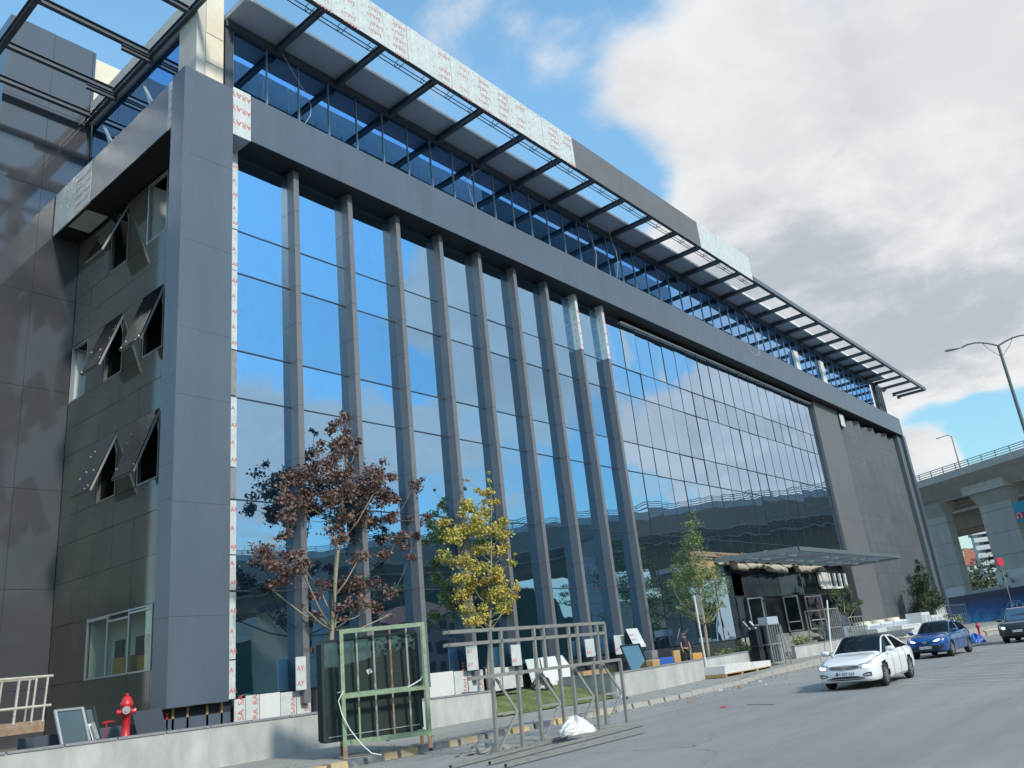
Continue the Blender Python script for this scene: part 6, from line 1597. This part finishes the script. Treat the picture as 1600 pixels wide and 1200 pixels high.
# ------------------------------------------------------------------ hoarding, signs, far buildings
hb = thing('hoarding', 'long blue printed site hoarding with a pale ring emblem and white letters', 'hoarding', tuple(VP(76,-2,.5)))
def hz(t_): return .45+.55*(79-t_)/14
mb = MB(); mb.use('hoarding_print')
ts = [84, 81.2, 78.4, 75.6, 72.8, 70, 67.2, 64.4, 61.6, 58.8, 56]
for a, b in zip(ts, ts[1:]):
    mb.add([VP(a,-2,hz(a)-.4),VP(b+.02,-2,hz(b)-.4),VP(b+.02,-2,3.35+.02*(84-b)),VP(a,-2,3.35+.02*(84-a)),VP(a,-1.9,hz(a)-.4),VP(b+.02,-1.9,hz(b)-.4),VP(b+.02,-1.9,3.35),VP(a,-1.9,3.35)], [(0,1,2,3),(7,6,5,4),(3,2,6,7),(0,3,7,4),(1,5,6,2)])
mb.build('panel', None, hb)
vt = -vu
def vpl(x, y, off):
    d = ray(x, y); return EYE+d*((VC+off)/d.dot(vn))
mb = MB(); c = vpl(1592,963,-2.03); rr = 1.55
for k in range(40):
    if 26 < k < 33: continue
    a0_, a1_ = 2*math.pi*k/40, 2*math.pi*(k+1)/40
    for r2 in (rr, rr*.88): 
        if r2 < rr and k % 3 == 0: continue
        mb.bar(c+vt*math.cos(a0_)*r2+V(0,0,math.sin(a0_)*r2), c+vt*math.cos(a1_)*r2+V(0,0,math.sin(a1_)*r2), .07, .02, up=vn)
mat('ring_blue', (.12,.45,.78), .4); mb.build('emblem', 'ring_blue', hb)
mb = MB(); a = vpl(1582,959.5,-2.03); text(mb, 'SÜ', a, vt, V(0,0,1), 1.5); mb.build('lettering', 'white_paint', hb)
mb = MB(); rg = random.Random(4)
for k in range(16):
    a = vpl(rg.uniform(1520,1568), rg.uniform(950,968), -2.02); mb.bar(a, a+vt*rg.uniform(.3,1.4)+V(0,0,.02), .02, rg.uniform(.02,.06), up=vn)
mb.build('print_streak', 'ring_blue', hb)
mb = MB(); a = vpl(1510,932,-1); b = vpl(1572,922,-1); mb.bar(a, b, .3, 1.0); tag(mb.build('concrete_barrier', 'concrete'), 'pale concrete parapet seen above the blue hoarding between the piers', 'barrier')
# red disc on a pole
pd = at(1562,878,Y=15.8); base_ = at(1584,985,Y=15.8)
rd = thing('disc_sign', 'round red disc on a thin pole in front of the pale pier', 'sign', (base_.x, 15.8, .4))
mb = MB(); mb.tube([V(pd.x,15.8,.3), V(pd.x,15.8,pd.z-.2)], .05, 8); mb.build('pole', 'steel_rack', rd)
mb = MB(); mb.tube([pd+V(-.03,-.06,0), pd+V(.03,.04,0)], .42, 24); mb.build('disc', 'sign_red', rd)
# teal sign with red square
a = vpl(1580,787,3.0); bs = thing('billboard', 'turquoise billboard with a red square mark beside the big pier', 'billboard', tuple(a))
def sq(x, y): return vpl(x, y, 1.0)
mb = MB(); P = [sq(1591,817), sq(1620,812), sq(1612,779), sq(1581,786)]; mb.poly(P, .25, vn); mb.build('board', 'sign_teal', bs)
mb = MB(); P = [sq(1588,811.5)-vn*.03, sq(1601,809.5)-vn*.03, sq(1600,799)-vn*.03, sq(1586,801.5)-vn*.03]; mb.poly(P, .04, vn); mb.build('square', 'sign_red', bs)
c = sq(1594,807)-vn*.06; mb = MB(); s_ = .22
pts = [c+vt*(-.28)+V(0,0,-.05), c+vt*(-.28)+V(0,0,.18), c+vt*(-.12)+V(0,0,.36), c+vt*.1+V(0,0,.36), c+vt*.24+V(0,0,.2), c+vt*.24+V(0,0,-.3)]
mb.tube(pts, .07, 6); mb.add([c+vt*(-.28)+V(0,0,-.28), c+vt*(-.48)+V(0,0,.0), c+vt*(-.08)+V(0,0,.0)], [(0,1,2)]); mb.build('arrow', 'white_paint', bs)
mb = MB(); q = sq(1600,812); mb.bar(V(q.x+1.0,q.y-1.0,0), q+V(1.0,-1.0,0), .3, .3); mb.build('post', 'steel_rack', bs)
def house(name, label, c, w, d, h, wall, rz=0, floors=4, cols=4, roof='flat', z0=0, group=None, balc=False):
    t = thing(name, label, 'building', (c[0], c[1], z0), rz, group); Mx = ROOT[t]; f = lambda x, y, z: Mx @ Vector((x,y,z))
    def bx(mb, x0, x1, y0, y1, z0_, z1_): mb.add([f(x0,y0,z0_),f(x1,y0,z0_),f(x1,y1,z0_),f(x0,y1,z0_),f(x0,y0,z1_),f(x1,y0,z1_),f(x1,y1,z1_),f(x0,y1,z1_)], [(0,3,2,1),(4,5,6,7),(0,1,5,4),(1,2,6,5),(2,3,7,6),(3,0,4,7)])
    mb = MB(); bx(mb, -w/2, w/2, -d/2, d/2, -6, h); mb.build('wall', wall, t)
    fh = h/floors; cw_ = w/cols
    for i in range(floors):
        for j in range(cols):
            mb = MB(); x = -w/2+cw_*(j+.5); z = fh*(i+.5); bx(mb, x-cw_*.27, x+cw_*.27, -d/2-.03, -d/2+.05, z-fh*.25, z+fh*.28); mb.build('window', 'window_dark', t)
        if balc:
            mb = MB(); bx(mb, -w/2-.9, w/2+.4, -d/2-1.4, -d/2+.2, fh*(i+1)-.28, fh*(i+1)); bx(mb, -w/2-.9, w/2+.4, -d/2-1.4, -d/2-1.32, fh*(i+1), fh*(i+1)+.5); mb.build('balcony', 'balcony', t)
    mb = MB()
    if roof == 'tile': P = [f(-w/2-.6,-d/2-.6,h),f(w/2+.6,-d/2-.6,h),f(w/2+.6,d/2+.6,h),f(-w/2-.6,d/2+.6,h),f(-w/4,0,h+2.4),f(w/4,0,h+2.4)]; mb.add(P, [(0,1,5,4),(1,2,5),(2,3,4,5),(3,0,4),(3,2,1,0)]); mb.build('roof', 'roof_tile', t)
    else: bx(mb, -w/2-.3, w/2+.3, -d/2-.3, d/2+.3, h, h+.5); mb.build('roof', 'coping', t)
    return t
def on(x, y, dist): 
    d = ray(x, y).normalized(); hd = Vector((d.x,d.y,0)).length; return EYE+d*(dist/hd)
rg = random.Random(12)
hl = [(1488,868,380,'cream apartment block leftmost on the far hill','house_wall'),(1496,862,395,'tall cream block second from the left on the far hill','house_wall'),(1506,866,400,'pale block with tiled roof in the middle of the far hill','house_wall_b'),(1514,860,410,'pale block partly behind the balcony tower','house_wall'),(1519,874,360,'reddish house low on the far hill','house_pink'),(1498,879,340,'low cream house just above the hillside trees','house_wall'),(1508,884,330,'small cream house nearest the hillside trees','house_wall_b'),(1490,884,350,'cream house at the left foot of the far hill','house_wall')]
for k, (x, y, dist, lab, wl) in enumerate(hl):
    p = on(x, y, dist); b = p.z-rg.uniform(9, 13); house('house', lab, (p.x, p.y), rg.uniform(4.5,7), 8, p.z-b, wl, R(-78+rg.uniform(-8,8)), 4, 3, 'tile' if k in (2,4,6) else 'flat', b, 'houses on the far hillside')
p = on(1560, 862, 175); zt_ = on(1534,832,170).z
house('apartment_tower', 'tall tower block with white balconies seen between the viaduct piers', (p.x, p.y), 6.5, 7, zt_, 'soffit_grey', R(-70), 11, 2, 'flat', 0, None, True)
p = on(1602,860,112); zt_ = on(1600,822,112).z; house('house', 'reddish building at the right edge below the turquoise billboard', (p.x+1, p.y-2.2), 3.6, 4, zt_, 'house_pink', R(-76), 5, 4, 'flat', 0)
# trees on the far hillside
def far_tree(label, p, r, h, seed, group, leaves=('leaf_dark','leaf_dull')):
    rg = random.Random(seed); t = thing('tree', label, 'tree', (p.x, p.y, p.z-h), group=group); T = MB(); T.tube([V(p.x,p.y,p.z-h), V(p.x,p.y,p.z-.1*h)], [r*.10, r*.03], 6); T.build('trunk', 'bark_dark', t)
    F = MB()
    for q in range(16):
        c = Vector((rg.gauss(0,.45)*r, rg.gauss(0,.45)*r, -h*.05-h*.5*rg.random()))
        for k in range(40):
            F.use(leaves[0] if rg.random() < .6 else leaves[1]); leaf_faces(F, p+c+Vector((rg.gauss(0,1),rg.gauss(0,1),rg.gauss(0,1)))*r*.22, r*.13*rg.uniform(.6,1.4), rg, 1)
    F.build('crown', None, t)
HT = ['leftmost in the top row','second in the top row','third in the top row','fourth in the top row','fifth in the top row','rightmost in the top row','leftmost in the middle row','second in the middle row','third in the middle row','rightmost in the middle row','nearest tree, low beside the balcony tower,','upper tree beside the balcony tower, one','lowest and nearest one','lowest at the left']
k = 0
for (x, y, dist, r) in ((1500,893,260,5),(1506,898,250,5),(1512,892,255,5),(1518,897,240,5),(1525,893,235,5),(1531,900,225,5),(1508,908,220,5),(1516,910,215,5),(1524,912,210,5),(1533,915,205,5),(1538,900,150,3.5),(1541,880,150,3.0),(1544,912,145,3.5),(1502,915,210,5)):
    p = on(x, y, dist); far_tree(HT[k]+' of the dark hillside trees between the viaduct piers', p, r, r*2.2, 50+k, 'trees on the hillside between the piers'); k += 1
# what the facade mirrors: trees, sheds and houses across the road
rg = random.Random(77)
k = 0
for x in list(range(-34, 40, 6))+list(range(-30, 34, 7)):
    h = rg.uniform(6, 11); far_tree('broad roadside tree across the road, seen only mirrored in the glass', V(x+rg.uniform(-2,2), -22+rg.uniform(-4,4)-(12 if k > 12 else 0), h+(3 if k > 12 else 0)), h*.34, h, 90+k, 'trees across the road seen only in reflection', ('leaf_dull','leaf_green')); k += 1
for (x, y, w, h, wl) in ((72,-52,14,12,'house_wall'),(95,-60,16,10,'house_pink'),(-45,-20,16,14,'house_wall'),(-60,25,16,15,'house_wall_b'),(-50,60,16,12,'house_wall')):
    house('house', 'pale house across the road, seen only mirrored in the glass', (x, y), w, 10, h, wl, R(180) if y < 0 and x > -40 else R(90), 3, 5, 'tile' if w > 15 else 'flat', 0, 'houses seen only in reflection')
